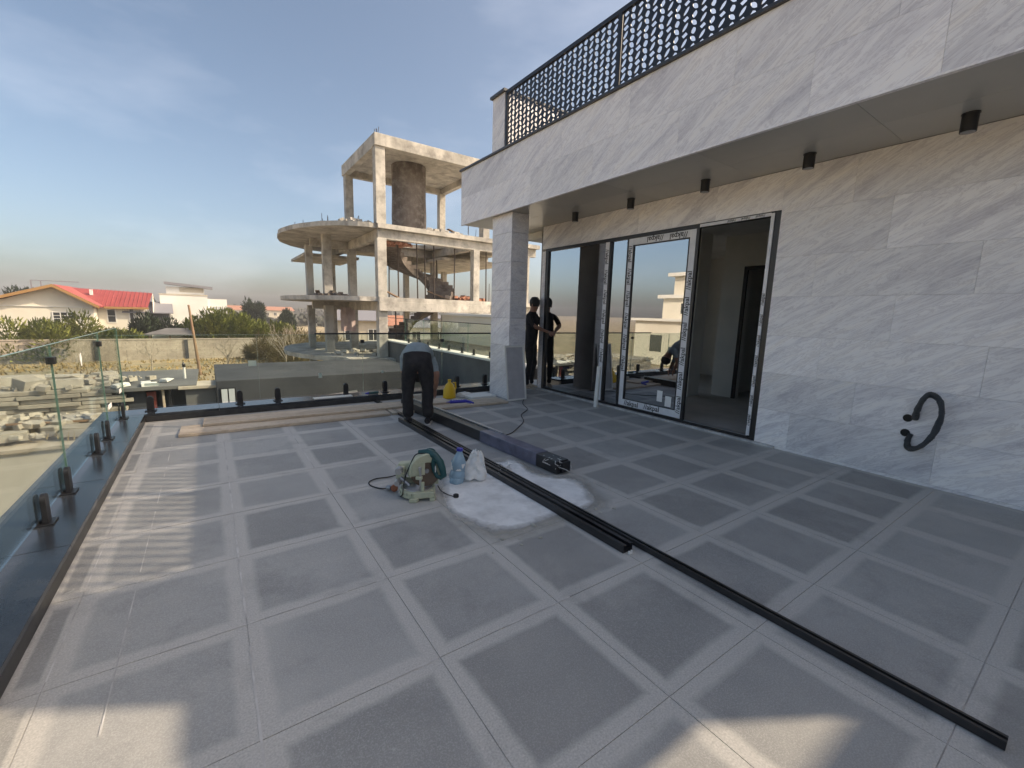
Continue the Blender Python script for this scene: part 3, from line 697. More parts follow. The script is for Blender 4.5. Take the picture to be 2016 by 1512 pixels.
# columns
def col(x, y, z0, z1, w=.34, d=.34):
    return cb('column', 'conc', [(x, x+w, y, y+d, z0, z1)])
lv = [(-3.9, -.93), (-.72, 1.42), (2.05, 4.62)]
for i, (z0, z1) in enumerate(lv):
    col(6.42, 19.92, z0, z1+.02, .42, .4); col(11.38, 19.95, z0, z1, .36, .36); col(14.6, 19.95, z0, z1, .36, .36)
    col(4.85, 23.35, z0, z1+(.4 if i == 2 else .0)+.2, .40, .4)
    col(4.55, 26.1, z0, z1+.2, .34, .4); col(6.5, 25.0, z0, z1, .4, .4); col(11.4, 25.0, z0, z1, .36, .36)
    col(8.0, 25.0, z0, z1+.3, .3, .3); col(6.5, 29.6, z0, z1, .34, .34); col(11.4, 29.6, z0, z1, .34, .34); col(14.6, 25.4, z0, z1, .34, .34); col(14.3, 29.6, z0, z1, .34, .34); col(9.6, 29.7, z0, z1, .34, .34)
col(6.40, 19.90, 5.25, 8.47, .44, .40); col(6.42, 24.95, 5.25, 8.43, .40, .40); col(11.9, 25.05, 5.25, 8.43, .38, .38); col(11.92, 19.95, 5.25, 8.46, .38, .36)
col(14.2, 24.0, 5.25, 8.0, .3, .3)
# drum
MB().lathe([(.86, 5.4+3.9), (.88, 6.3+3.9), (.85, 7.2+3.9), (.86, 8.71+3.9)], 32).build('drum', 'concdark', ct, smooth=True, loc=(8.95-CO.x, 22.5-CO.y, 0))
cb('drum_base', 'conc', [(8.2, 9.9, 21.7, 23.2, 5.251, 5.42)])
# spiral stair ribbons
def helix(z0, z1, a0, a1, ri, ro, th, name):
    m = MB(); n = 40; vs = []
    for k in range(n+1):
        t = R(a0+(a1-a0)*k/n); z = z0+(z1-z0)*k/n
        for r_, zz in ((ri, z-th), (ro, z-th), (ro, z), (ri, z)):
            vs.append((SX+r_*math.cos(t)-CO.x, SY+r_*math.sin(t)-CO.y, zz-CO.z))
    fs = [(4*k+a, 4*(k+1)+a, 4*(k+1)+(a+1) % 4, 4*k+(a+1) % 4) for k in range(n) for a in range(4)]+[(0, 1, 2, 3), (4*n+3, 4*n+2, 4*n+1, 4*n)]
    m.add(vs, fs)
    ns = 15
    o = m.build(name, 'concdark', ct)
    st = MB()
    for k in range(ns):      # risers on top
        t = R(a0+(a1-a0)*(k+.5)/ns); z = z0+(z1-z0)*(k+.5)/ns
        T = Matrix.Translation((SX-CO.x, SY-CO.y, z-CO.z)) @ Matrix.Rotation(t, 4, 'Z')
        st.box(ri, ro, -.16, .16, -.02, .17, 0, T)
    s_ = st.build('step', 'concdark', o); s_['kind'] = 'stuff'
    return o
helix(2.05, 5.1, -70, 190, .75, 2.05, .32, 'stair_flight')
helix(-.72, 2.0, 160, 20, .8, 2.1, .3, 'stair_flight')
# props and rebar
for (x, y, z0, z1) in [(7.7, 20.8, 2.05, 4.9), (8.6, 20.6, 2.05, 4.9), (9.05, 20.7, 2.05, 4.9), (9.45, 20.5, 2.05, 5.0), (10.5, 20.4, 2.05, 5.0), (10.2, 21, -.72, 1.7), (7.6, 20.9, -.72, 1.7), (12.3, 20.2, 2.05, 5.0), (12.9, 20.6, -.72, 2.0), (8.2, 23.6, 2.05, 5.0), (11.0, 23.6, 2.05, 4.4)]:
    MB().tube([(x-CO.x, y-CO.y, z0-CO.z), (x+random.uniform(-.05, .05)-CO.x, y-CO.y, z1-CO.z)], .035, 6).build('prop', 'rebar', ct)
def bars(x, y, z, n, h, name='rebar', sp=.16):
    for k in range(n):
        a, b_ = x+random.uniform(-sp, sp), y+random.uniform(-sp, sp); hh = h*random.uniform(.5, 1)
        MB().tube([(a-CO.x, b_-CO.y, z-CO.z), (a+random.uniform(-.05, .05)-CO.x, b_+random.uniform(-.04, .04)-CO.y, z+hh-CO.z)], .012, 5).build(name, 'rebar', ct)
bars(6.6, 20.1, 8.96, 5, .32); bars(5.05, 23.5, 5.25, 6, .85); bars(4.6, 22.6, 5.25, 1, .5); bars(12.1, 20.1, 8.96, 5, .35); bars(11.5, 20.1, 5.25, 3, .6, sp=.8); bars(3.9, 23.4, 5.25, 2, .4, sp=.3); bars(6.0, 20.9, 5.25, 2, .4)
for k in range(9):    # rungs on the drum
    MB().tube([(8.95-.95-CO.x, 22.2-CO.y, 5.6+k*.33-CO.z), (8.95-.72-CO.x, 22.2-CO.y, 5.6+k*.33-CO.z)], .012, 5).build('rung', 'rebar', ct)
def rubble(name, mat, cx, cy, z, rx, ry, n, s0, s1, par=None, hz=.5, off=Vector((0, 0, 0)), stuff=True):
    m = MB()
    for k in range(n):
        a = random.random()*6.28; r_ = math.sqrt(random.random()); s_ = random.uniform(s0, s1)
        T = Matrix.Translation((cx+rx*r_*math.cos(a)-off.x, cy+ry*r_*math.sin(a)-off.y, z+s_*.25+random.random()*hz*(1-r_)-off.z)) @ Matrix.Rotation(random.random()*6, 4, 'Z') @ Matrix.Rotation(random.uniform(-.5, .5), 4, 'X')
        m.box(-s_/2, s_/2, -s_*.35, s_*.35, -s_*.25, s_*.25, 0, T)
    o = m.build(name, mat, par)
    if stuff: o['kind'] = 'stuff'
    return o
rubble('brick_rubble', 'brickrub', 7.6, 20.8, 4.5, .7, .5, 60, .1, .28, ct, .4, CO); rubble('brick_rubble', 'conc', 5.8, 20.7, 5.25, .7, .4, 30, .1, .3, ct, .12, CO)
rubble('brick_rubble', 'conc', 9.7, 20.3, 5.25, 1.2, .3, 30, .1, .3, ct, .15, CO); rubble('brick_rubble', 'conc', 6.3, 22, -.72, 1.5, 1.5, 25, .1, .3, ct, .1, CO)

rubble('brick_rubble', 'conc', 9, 21.5, -.72, 2.5, 1.2, 70, .1, .4, ct, .3, CO); rubble('brick_rubble', 'brickrub', 11.8, 21.5, 2.05, 1.2, .8, 60, .1, .3, ct, .4, CO); rubble('brick_rubble', 'concdark', 5.2, 23, 2.05, .8, 1.2, 40, .1, .3, ct, .2, CO)
for k, (x, y, z, rz_, ln_) in enumerate([(7.5, 20.6, 2.1, .2, 2.0), (10.3, 20.8, 2.1, -.3, 2.2), (7.6, 21.2, -.6, .5, 2.4), (10.9, 20.5, 5.3, .1, 1.6), (4.8, 24.5, 2.1, 1.3, 1.8)]):
    T = Matrix.Translation((x-CO.x, y-CO.y, z-CO.z)) @ Matrix.Rotation(rz_, 4, 'Z') @ Matrix.Rotation(R(random.uniform(3, 40)), 4, 'Y')
    MB().box(-ln_/2, ln_/2, -.1, .1, .0, .04, 0, T).build('scaffold_board', 'woodpole', ct)
m = MB(); vs = []
for j in range(9):
    for i in range(7): vs.append((5.9+i*.13-CO.x, 24.7+.07*math.sin(i*2.1+j*.4)-CO.y, 1.55-j*.16+.03*math.sin(i*3)-CO.z))
m.add(vs, [(j*7+i, j*7+i+1, (j+1)*7+i+1, (j+1)*7+i) for j in range(8) for i in range(6)]); m.build('hanging_sheet', 'tarp', ct, smooth=True)
for k in range(7): MB().tube([(12.4+k*.22-CO.x, 20.05-CO.y, 2.05-CO.z), (12.4+k*.22-CO.x, 20.05-CO.y, 3.0-CO.z)], .015, 5).build('rebar', 'rebar', ct)

# ================================================================== NEIGHBOUR YARD left : raised slab, block stack, stones
ns_ = empty('neighbour_platform', (-5, 13, -3.9), 0, 'beige rendered low platform below the left railing carrying stone blocks', 'platform')
MB().box(-4, 3.4, -1.9, 6.5, 0, 2.66).build('wall', 'beige', ns_)
MB().box(-4.05, 3.45, -1.95, 6.5, 2.661, 2.72).build('top_slab', 'sand', ns_)
TZ = -1.12
st0 = empty('block_stack', (-3.4, 14.6, TZ), 0, 'long low stack of pale stone slabs laid in courses on the platform', 'stack')
bm0 = {}
zc = 0
for c in range(7):
    hh = .095; x = -3.6+random.uniform(-.1, .1)
    while x < 1.1-.02*c:
        ln = random.uniform(.5, 1.0)
        MB().box(x, x+ln-.015, random.uniform(-1.4, -1.3), 1.3, zc, zc+hh-.012).build('slab', 'block', st0, bevel=.008); x += ln
    zc += hh
bs_labels = ['large pale stone block, leftmost on the slab stack', 'tilted pale stone block on the slab stack', 'flat pale stone on the slab stack near the railing joint', 'small square pale stone on the slab stack',
             'long thin pale stone lying on the slab stack', 'stubby pale stone at the back of the slab stack']
def stone(x, y, z, sx, sy, sz, rz, label, mat='block', rx=0, group='loose stone blocks on the neighbouring platform'):
    bm = bmesh.new()
    for i in range(26):
        q = [random.choice((-1, 1))*random.uniform(.62, 1.0)*.5 for _ in range(3)]
        bm.verts.new((q[0]*sx*1.1, q[1]*sy*1.1, (q[2]+.5)*sz))
    h_ = bmesh.ops.convex_hull(bm, input=bm.verts); bmesh.ops.delete(bm, geom=[g_ for g_ in h_['geom_interior'] if isinstance(g_, bmesh.types.BMVert)], context='VERTS')
    me = bpy.data.meshes.new('stone_block'); bm.to_mesh(me); bm.free(); me.materials.append(M_[mat]); o = mobj('stone_block', me)
    o.location = (x, y, z); o.rotation_euler = (rx, 0, rz)
    return tag(o, label, 'stone', group)
lay = [(-3.8, 14.2, .55, .3, .22, .2, 0.0), (-3.35, 13.6, .4, .3, .26, 1.0, .35), (-2.7, 13.5, .5, .3, .2, .1, 0), (-3.0, 14.6, .7, .35, .16, -.3, 0), (-4.6, 14.2, .4, .35, .3, .5, .3), (-2.3, 15.0, .5, .3, .16, .3, 0), (-4.9, 13.4, .45, .35, .2, .2, .1), (-3.9, 15.2, .8, .3, .12, .1, 0)]
wds = ['chunky pale stone block at the left end of the slab stack', 'pale stone block tipped on its edge upon the slab stack', 'flat pale stone block at the front right of the slab stack', 'broad thin pale stone slab in the middle of the slab stack',
       'square leaning pale stone block upon the slab stack', 'small pale stone at the back right of the slab stack', 'low pale stone block at the front left of the slab stack', 'long thin pale stone slab at the back of the slab stack']
for (x, y, a, b_, c, rz, rx), lb_ in zip(lay, wds): stone(x, y, TZ+.665, a, b_, c, rz, lb_, rx=rx)
lay = [(-3.9, 12.2, .5, .4, .3, .6, .2), (-3.4, 12.5, .45, .35, .28, .1, .5), (-2.9, 12.1, .5, .35, .22, -.4, 0), (-2.4, 12.4, .4, .35, .25, .8, .3), (-3.1, 11.6, .35, .3, .18, .2, 0), (-2.1, 11.5, .7, .4, .2, -.2, 0), (-4.4, 11.9, .55, .4, .3, .3, .15), (-2.6, 11.7, .3, .25, .2, 1.2, 0)]
wds = ['dark-edged broken stone in the heap before the slab stack', 'upended broken stone in the heap before the slab stack', 'low broken stone at the centre of the heap on the platform', 'square broken stone at the right of the heap on the platform',
       'small broken stone nearest the platform edge', 'long white-topped stone at the right corner of the platform', 'big broken stone at the left of the heap on the platform', 'little round stone between the heap and the platform edge']
for (x, y, a, b_, c, rz, rx), lb_ in zip(lay, wds): stone(x, y, TZ, a, b_, c, rz, lb_, rx=rx)
tag(rubble('stone_rubble', 'block', -3.2, 12.2, TZ, 1.9, .9, 260, .03, .2), 'broken stone pieces scattered over the platform', kind='stuff')

tag(rubble('stone_crumbs', 'block', -3.3, 14.3, TZ+.66, 2.0, 1.1, 160, .04, .22, None, .1), 'broken stone crumbs over the slab stack', kind='stuff')
m = MB()
for k in range(700):
    x, y = random.uniform(-8.5, -1.7), random.choice((random.uniform(11.1, 11.6), random.gauss(13.0, .2), random.gauss(16.5, .6), random.uniform(11, 19))); h = random.uniform(.05, .22); l = random.uniform(-.08, .08)
    m.add([(x-.012, y, TZ), (x+.012, y, TZ), (x+l, y+l, TZ+h)], [(0, 1, 2)])
tag(m.build('weeds', 'grass', None), 'dry weeds growing on the neighbouring platform', kind='stuff')
for k, (x, y, a_, ln_, lb_) in enumerate([(-2.6, 11.9, .3, 1.3, 'thin timber batten lying over the stone heap'), (-4.3, 12.7, -.5, 1.6, 'grey timber batten leaning left of the stone heap'), (-2.4, 14.4, 1.2, 1.1, 'short timber batten lying on the slab stack')]):
    o = MB().box(-ln_/2, ln_/2, -.03, .03, 0, .035).build('timber_batten', 'woodpole', None, bevel=.004); o.location = (x, y, TZ+(.2 if k < 2 else .72)); o.rotation_euler = (0, R(6), a_); tag(o, lb_, 'timber')
# low buildings behind the far railing, shade put into the dark wall colour
sh = empty('service_shed', (.2, 15, -3.9), 0, 'low service shed coloured dark as if shaded, with window and red door beyond the far railing', 'shed')
def sb(name, mats, boxes, bevel=.01):
    m = MB()
    for x0, x1, y0, y1, z0, z1 in boxes: m.box(x0-.2, x1-.2, y0-15, y1-15, z0+3.9, z1+3.9)
    return m.build(name, mats, sh, bevel=bevel)
sb('wall', 'darkwall', [(-1.9, -1.35, 13.4, 16, -3.9, -.6), (-1.3, -.6, 13.9, 16, -3.9, -.6), (.05, 5.6, 13.0, 16.8, -3.9, -.42)])
sb('roof', 'shedgrey', [(-2.15, -.35, 13.2, 16.5, -.59, -.50)])
sb('grey_panel', 'shedgrey', [(-.59, .04, 13.25, 13.9, -3.9, -.62)]); sb('ledge', 'greyblock', [(-.72, .06, 13.15, 14.0, -.61, -.53)])
sb('door', 'redpanel', [(-1.34, -1.16, 13.38, 13.45, -3.2, -.65)]); sb('post', 'black', [(-.92, -.86, 13.3, 13.36, -3.5, -.6)]); sb('post', 'plank', [(-1.05, -1.0, 13.3, 13.36, -3.5, -.6)])
sb('window_frame', 'black', [(.12, .46, 12.97, 13.0, -1.02, -.60)]); sb('window_pane', 'winlight', [(.15, .275, 12.955, 12.969, -.99, -.63), (.305, .43, 12.955, 12.969, -.99, -.63)], 0)
# lean-to with debris
lt = empty('lean_to', (1.9, 11.8, -3.9), 0, 'ragged lean-to roof sheet on sticks in front of the dark shed', 'shelter')
MB().add([(-1.1, -.6, 2.72), (1.3, -.6, 2.98), (1.4, .5, 3.12), (-1.0, .5, 2.90), (-1.1, -.6, 2.69), (1.3, -.6, 2.95), (1.4, .5, 3.09), (-1.0, .5, 2.87)], [(0, 1, 2, 3), (7, 6, 5, 4), (0, 4, 5, 1), (1, 5, 6, 2), (2, 6, 7, 3), (3, 7, 4, 0)]).build('roof_sheet', 'shedgrey', lt)
for x, y in ((-1, -.5), (1.2, -.5), (0, 0), (1.2, .4), (-.9, .4)): MB().tube([(x, y, 0), (x+.03, y, 2.80)], .03, 6).build('stick', 'woodpole', lt)
tag(rubble('yard_debris', 'shedgrey', 2.2, 12.0, -1.9, 1.2, .7, 120, .1, .4, None, .9), 'grey debris heaped under the lean-to', kind='stuff')
MB().box(-1.2, 1.3, -.4, .5, 0, 2.0).build('back_panel', 'shedgrey', lt)
# white bits on the shed roof
for k, (x, y, a) in enumerate([(-1.75, 13.5, .22), (-1.35, 13.6, .2), (-.95, 13.9, .25), (-1.25, 13.35, .34), (-1.8, 13.3, .2)]):
    stone(x, y, -.50, a, .2, .09, random.random(), ['square white offcut at the left of the shed roof', 'square white offcut in the middle of the shed roof', 'pale offcut at the right of the shed roof', 'long white offcut at the front of the shed roof', 'flat white offcut at the front left corner of the shed roof'][k], 'white', group='white offcuts lying on the shed roof')
tv = empty('ledge_post', (-.62, 14.4, -.53), 0, 'small dark-tipped white post standing on the shed ledge', 'post')  # plain post with a dark cap, no lamp in it
MB().tube([(0, 0, 0), (0, 0, .34)], .03, 8).build('post', 'white', tv); MB().lathe([(.04, .34), (.035, .42), (.005, .48)], 8).build('cap', 'black', tv)

# ================================================================== FIELD WALL and garden behind
fw = empty('block_wall', (0, 54, -3.9), 0, 'long grey-brown concrete block wall with dark posts across the field', 'wall')
for r_ in range(10):
    for k in range(30):
        x0 = -26+k*1.5+(.75 if r_ % 2 else 0)
        MB().box(x0+.01, x0+1.49, -.12, .12, r_*.195, r_*.195+.188).build('block', 'greyblock', fw)
MB().box(-26, 20, -.17, .17, 1.952, 2.04).build('coping', 'greyblock', fw)
for k in range(7):
    MB().box(-21.9+k*6.6, -21.9+k*6.6+.28, -.24, -.121, .1, 1.95).build('post', 'darkwall', fw)
# dry grass
m = MB()
for k in range(17000):
    x, y = random.uniform(-26, 16), 18+35*random.random()
    if noise.noise(Vector((x*.15, y*.3, 0)))+.5*noise.noise(Vector((x*.9, y*.9, 4))) < random.uniform(-.4, .3) or y < 26 and -6 < x: continue
    h = random.uniform(.05, .3); a = random.random()*3.14; dx, dy = math.cos(a)*.09, math.sin(a)*.09; l = random.uniform(-.1, .1)
    m.add([(x-dx, y-dy, -3.9), (x+dx, y+dy, -3.9), (x+l+dx*.3, y+l, -3.9+h)], [(0, 1, 2)])
tag(m.build('dry_grass', 'grass'), 'straw-coloured dry grass covering the field', kind='stuff')

def crown(name, mat, par, loc, rx, ry, rz, n, lw, lh, seed, shape='dome'):
    rnd = random.Random(seed); m = MB()
    lumps = [(Vector((rnd.uniform(-.6, .6), rnd.uniform(-.6, .6), rnd.uniform(.05, .75))), rnd.uniform(.35, .55)) for _ in range(11)]
    for k in range(n):
        c, rr = lumps[rnd.randrange(len(lumps))]
        d = Vector((rnd.gauss(0, 1), rnd.gauss(0, 1), rnd.gauss(0, .9))).normalized()
        p = c+d*rr*(rnd.random()**.35)
        if p.z < .02: p.z = abs(p.z)
        pos = Vector((p.x*rx, p.y*ry, p.z*rz))
        o_ = (d+Vector((rnd.uniform(-.5, .5), rnd.uniform(-.5, .5), rnd.uniform(.2, 1.1)))).normalized()
        s_ = o_.cross(Vector((rnd.random(), rnd.random(), rnd.random()))).normalized()*lw*rnd.uniform(.6, 1.3); l = o_*lh*rnd.uniform(.5, 1.3)
        m.add([pos-s_*.5, pos+s_*.5, pos+l+s_*.1, pos+l-s_*.1], [(0, 1, 2, 3)])
    return m.build(name, mat, par, loc=loc)
gb = 'golden green conifers behind the block wall'
blabs = ['round golden-green conifer in front of the gabled house, leftmost', 'golden-green conifer under the red roof, left of its neighbour', 'golden-green conifer before the cream corner of the red-roofed house',
         'dark green conifer between the two houses', 'golden conifer left of the leaning pole in front of the white house', 'golden conifer just right of the leaning pole', 'golden conifer under the white house window', 'golden conifer at the right end of the white house', 'loose yellow-green conifer beyond the white house']
sites = [(-13.0, 57.5, 3.0, 3.4), (-10.0, 57.5, 2.6, 3.5), (-6.7, 57.0, 2.4, 2.7), (-4.6, 60, 2.2, 3.6), (-1.3, 57.5, 1.7, 3.3), (.2, 57, 2.4, 4.0), (2.0, 57.4, 2.4, 3.9), (3.9, 57, 2.3, 3.7), (6.0, 58, 2.2, 3.3)]
for k, (az, d, r_, h) in enumerate(sites):
    x, y = d*math.sin(R(az)), d*math.cos(R(az))
    t = empty('conifer', (x, y, -3.9), 0, blabs[k], 'tree', gb)
    MB().tube([(0, 0, 0), (0, 0, h*.6)], [.16, .08], 7).build('trunk', 'bark', t)
    crown('crown', 'leaf' if k != 3 else 'leafdark', t, (0, 0, .15), r_*1.05, r_*1.05, h*1.0, 9500, .15, .36, 100+k)
# brown scrub by the tower
for k, (az, d, r_, h, lb_) in enumerate([(5.8, 50, 1.8, 2.6, 'tan leafless shrub right of the conifers'), (7.6, 46, 1.7, 3.0, 'brownish shrub left of the concrete frame'), (9.4, 48, 2.0, 3.2, 'olive brown shrub behind the left column of the frame'), (4.3, 52, 1.2, 1.4, 'low tan shrub before the block wall'), (11.6, 52, 2.0, 2.8, 'olive shrub seen between columns of the frame'), (14.5, 55, 2.4, 3.2, 'wide olive shrub seen through the frame'), (8.5, 37, 1.3, 1.3, 'low straw shrub at the foot of the frame')]):
    x, y = d*math.sin(R(az)), d*math.cos(R(az))
    t = empty('shrub', (x, y, -3.9), 0, lb_, 'shrub', 'dry shrubs left of and behind the concrete frame')
    crown('foliage', 'leafbrown', t, (0, 0, 0), r_, r_, h, 2300, .06, .5, 200+k)
    for q in range(5): MB().tube([(0, 0, 0), (random.uniform(-.6, .6), random.uniform(-.5, .5), h*.9)], [.04, .01], 5).build('stem', 'bark', t)
# leafless trees
def baretree(x, y, h, label, seed):
    rnd = random.Random(seed); t = empty('bare_tree', (x, y, -3.9), 0, label, 'tree', 'leafless trees in the field')
    MB().tube([(0, 0, 0), (rnd.uniform(-.05, .05), 0, h*.35), (rnd.uniform(-.1, .1), 0, h*.6)], [.06, .045, .03], 6).build('trunk', 'bark', t)
    m = MB()
    def br(p, d, l, r_, dep):
        q = p+d*l; m.tube([p, (p+q)/2+Vector((rnd.uniform(-.04, .04),)*3)*l, q], [r_, r_*.8, r_*.5], 4)
        if dep:
            for _ in range(3):
                br(p+d*l*rnd.uniform(.45, 1), (d+Vector((rnd.uniform(-.8, .8), rnd.uniform(-.8, .8), rnd.uniform(-.1, .6)))).normalized(), l*.62, r_*.55, dep-1)
    for k in range(6):
        a = rnd.random()*6.28
        br(Vector((0, 0, h*rnd.uniform(.3, .6))), Vector((math.cos(a)*.6, math.sin(a)*.6, 1)).normalized(), h*.32, .026, 3)
    m.build('crown', 'bark', t)
baretree(1.0, 38, 2.9, 'pale leafless tree left of the far railing joint', 1); baretree(-4.0, 45, 2.2, 'short leafless tree before the block wall at left', 2)
baretree(4.6, 36, 3.9, 'tall thin leafless tree beside the concrete frame', 3); baretree(3.1, 30, 2.0, 'low leafless tree in front of the scrub', 4); baretree(6.2, 44, 3.6, 'leafless tree behind the left columns of the frame', 5)
# dark round trees on the skyline
for k, (az, d, r_, h, lb_) in enumerate([(4.4, 105, 2.0, 5.9, 'dark round tree standing on the skyline'), (7.6, 95, 1.3, 4.7, 'small dark tree on the skyline by the frame'), (-14.2, 110, 5, 6.9, 'dark tree tops over the house roof at the left edge')]):
    x, y = d*math.sin(R(az)), d*math.cos(R(az))
    t = empty('dark_tree', (x, y, -3.9), 0, lb_, 'tree')
    MB().tube([(0, 0, 0), (0, 0, h*.5)], [.3, .2], 7).build('trunk', 'bark', t)
    crown('crown', 'leafdark', t, (0, 0, 1.2), r_, r_, h-1.2, 3600, .3, .7, 300+k)
# far wood along the horizon
for q, (d, hh, nn) in enumerate([(150, 4.2, 4200), (330, 6.2, 4200)]):
    m = MB()
    for k in range(nn):
        az = R(random.uniform(-20, 50)); dd = d*random.uniform(.93, 1.15); h = hh*random.uniform(.15, 1)*(.72+.4*noise.noise(Vector((az*14, q, 0)))+.25*noise.noise(Vector((az*50, q, 4))))
        x, y = dd*math.sin(az), dd*math.cos(az); s_ = random.uniform(.5, 1.2)*d/150; a = random.random()*3.14
        z = -3.9+h
        m.add([(x-s_*math.cos(a), y-s_*math.sin(a), z-s_*.8), (x+s_*math.cos(a), y+s_*math.sin(a), z-s_*.8), (x+s_*.4, y, z+s_*.5), (x-s_*.4, y, z+s_*.6)], [(0, 1, 2, 3)])
    # ragged hedge body
    pz = []; 
    for k in range(260):
        az = R(-25+80*k/259); x, y = d*1.05*math.sin(az), d*1.05*math.cos(az)
        h = hh*(.55+.3*noise.noise(Vector((az*14, q, 0)))+.2*noise.noise(Vector((az*60, q, 9)))); pz.append((x, y, h))
    vs = [(x, y, -3.9) for x, y, h in pz]+[(x, y, -3.9+h) for x, y, h in pz]+[(x*1.04, y*1.04, -3.9+h*.9) for x, y, h in pz]+[(x*1.06, y*1.06, -3.9) for x, y, h in pz]
    n = len(pz); m.add(vs, [(j*n+k, j*n+k+1, (j+1)*n+k+1, (j+1)*n+k) for j in range(3) for k in range(n-1)])
    tag(m.build('distant_wood', 'wood'), 'hazy belt of trees along the horizon', kind='stuff')

# ================================================================== HOUSES
def polar(az, d): return d*math.sin(R(az)), d*math.cos(R(az))
def window(par, x0, x1, y, z0, z1, nx=3, nz=2, mat='winglass', fm='white'):
    f = MB().box(x0-.08, x1+.08, y-.05, y+.02, z0-.08, z0).box(x0-.08, x1+.08, y-.05, y+.02, z1, z1+.08).box(x0-.08, x0, y-.05, y+.02, z0, z1).box(x1, x1+.08, y-.05, y+.02, z0, z1)
    for k in range(1, nx): f.box(x0+(x1-x0)*k/nx-.03, x0+(x1-x0)*k/nx+.03, y-.05, y+.02, z0, z1)
    for k in range(1, nz): f.box(x0, x1, y-.045, y+.015, z0+(z1-z0)*k/nz-.02, z0+(z1-z0)*k/nz+.02)
    f = f.build('window', fm, par)
    MB().box(x0, x1, y-.01, y+.005, z0, z1).build('pane', mat, f)
    return f
# gabled house with red roof; front gable faces -Y
hx, hy = -12.9, 61.5
h1 = empty('gabled_house', (hx, hy, -3.9), 0, 'cream house with a front gable, ochre verge and bright red roof', 'house')
# gable body x -3..+3.1 ; eaves z 5.0 ; ridge 6.95 at x -.1
ez, rz_ = 5.15, 6.95
MB().prism([(-3.6, 0), (3.3, 0), (3.3, ez), (.7, rz_-.15), (-3.6, ez)], 0, 9, 0, Matrix(((1, 0, 0, 0), (0, 0, 1, 0), (0, 1, 0, 0), (0, 0, 0, 1)))).build('wall', 'cream', h1)
MB().prism([(3.28, 0), (7.3, 0), (7.3, 5.15), (3.28, 5.15)], 1.8, 8.8, 0, Matrix(((1, 0, 0, 0), (0, 0, 1, 0), (0, 1, 0, 0), (0, 0, 0, 1)))).build('wing_wall', 'cream', h1)
def roofpoly(pts, th, mat, name, par):
    vs = list(pts)+[(a, b_, c-th) for a, b_, c in pts]; n = len(pts)
    return MB().add(vs, [tuple(range(n)), tuple(range(2*n-1, n-1, -1))]+[(i, n+i, n+(i+1) % n, (i+1) % n) for i in range(n)]).build(name, mat, par)
roofpoly([(.7, -.9, rz_), (.7, 9.3, rz_), (-6.0, 9.3, 4.6), (-6.0, -.9, 4.6)], .10, 'redroof', 'roof', h1)
roofpoly([(.7, -.9, rz_+.01), (3.9, -.9, 4.95), (3.9, 9.3, 4.95), (.7, 9.3, rz_+.01)], .10, 'redroof', 'roof', h1)
roofpoly([(.9, 5.3, 6.85), (7.7, 5.3, 6.6), (7.5, 1.2, 4.95), (3.6, 1.2, 4.95), (1.6, 3.0, 5.9)], .12, 'redroof', 'roof', h1)
roofpoly([(7.72, 5.3, 6.62), (8.0, 9, 4.6), (7.95, 1.0, 4.5)], .1, 'cream', 'roof_end', h1)
m = MB()
for k in range(13):
    x = 3.0+k*.36; m.box(x, x+.05, 0, .04, 0, .04, 0, Matrix.Identity(4)) if False else m.tube([(x, 1.25, 4.99), (x+.05, 5.25, 6.62+.25*(7.7-x)/6.8)], .035, 4)
for k in range(22): m.tube([(.8, -.8+k*.3, rz_+.0), (3.88, -.8+k*.3, 4.99)], .03, 4)
m.build('roof_rib', 'redroof', h1)['kind'] = 'stuff'
for sgn, xe, zz in ((-1, -6.0, 4.6), (1, 3.9, 4.95)):
    roofpoly([(.7, -.93, rz_+.03), (.7, -.86, rz_+.03), (xe, -.86, zz+.03), (xe, -.93, zz+.03)], .28, 'orangetrim', 'verge_board', h1)
MB().box(3.95, 7.6, 1.12, 1.19, 4.72, 4.94).build('eaves_board', 'orangetrim', h1)
window(h1, .35, 1.85, -.02, 3.35, 4.25, 3, 3); MB().box(-3.55, 3.25, -.1, 0, 4.78, 4.86).build('string_course', 'white', h1); MB().box(-1.5, 2.1, -.12, -.0, 2.75, 2.85).build('string_course', 'white', h1)
window(h1, 4.1, 4.7, 1.78, 3.3, 4.6, 1, 2); window(h1, 5.9, 6.2, 1.78, 3.1, 4.7, 1, 1)
MB().box(2.6, 2.85, 3.5, 3.75, 6.1, 6.7).build('chimney', 'white', h1)
MB().box(-4.9, -4.5, .3, .7, 0, 4.6).build('porch_post', 'white', h1)
MB().box(-1.6, 2.0, 3.0, 3.05, 7.35, 7.42).box(-1.6, -1.5, 3, 3.05, 6, 7.35).box(-.9, -.8, 3, 3.05, 6, 7.35).build('roof_pipe', 'greyroof', h1)
# far left neighbour
h0 = empty('grey_roofed_house', (-21.5, 75, -3.9), 0, 'low house with pale grey roof peeping out behind the gabled house', 'house')
MB().box(-4, 7, 0, 8, 0, 5.1).build('wall', 'white', h0); roofpoly([(-4.3, -.4, 4.9), (7.3, -.4, 4.9), (7, 4, 6.0), (-4, 4, 6.0)], .12, 'greyroof', 'roof', h0)
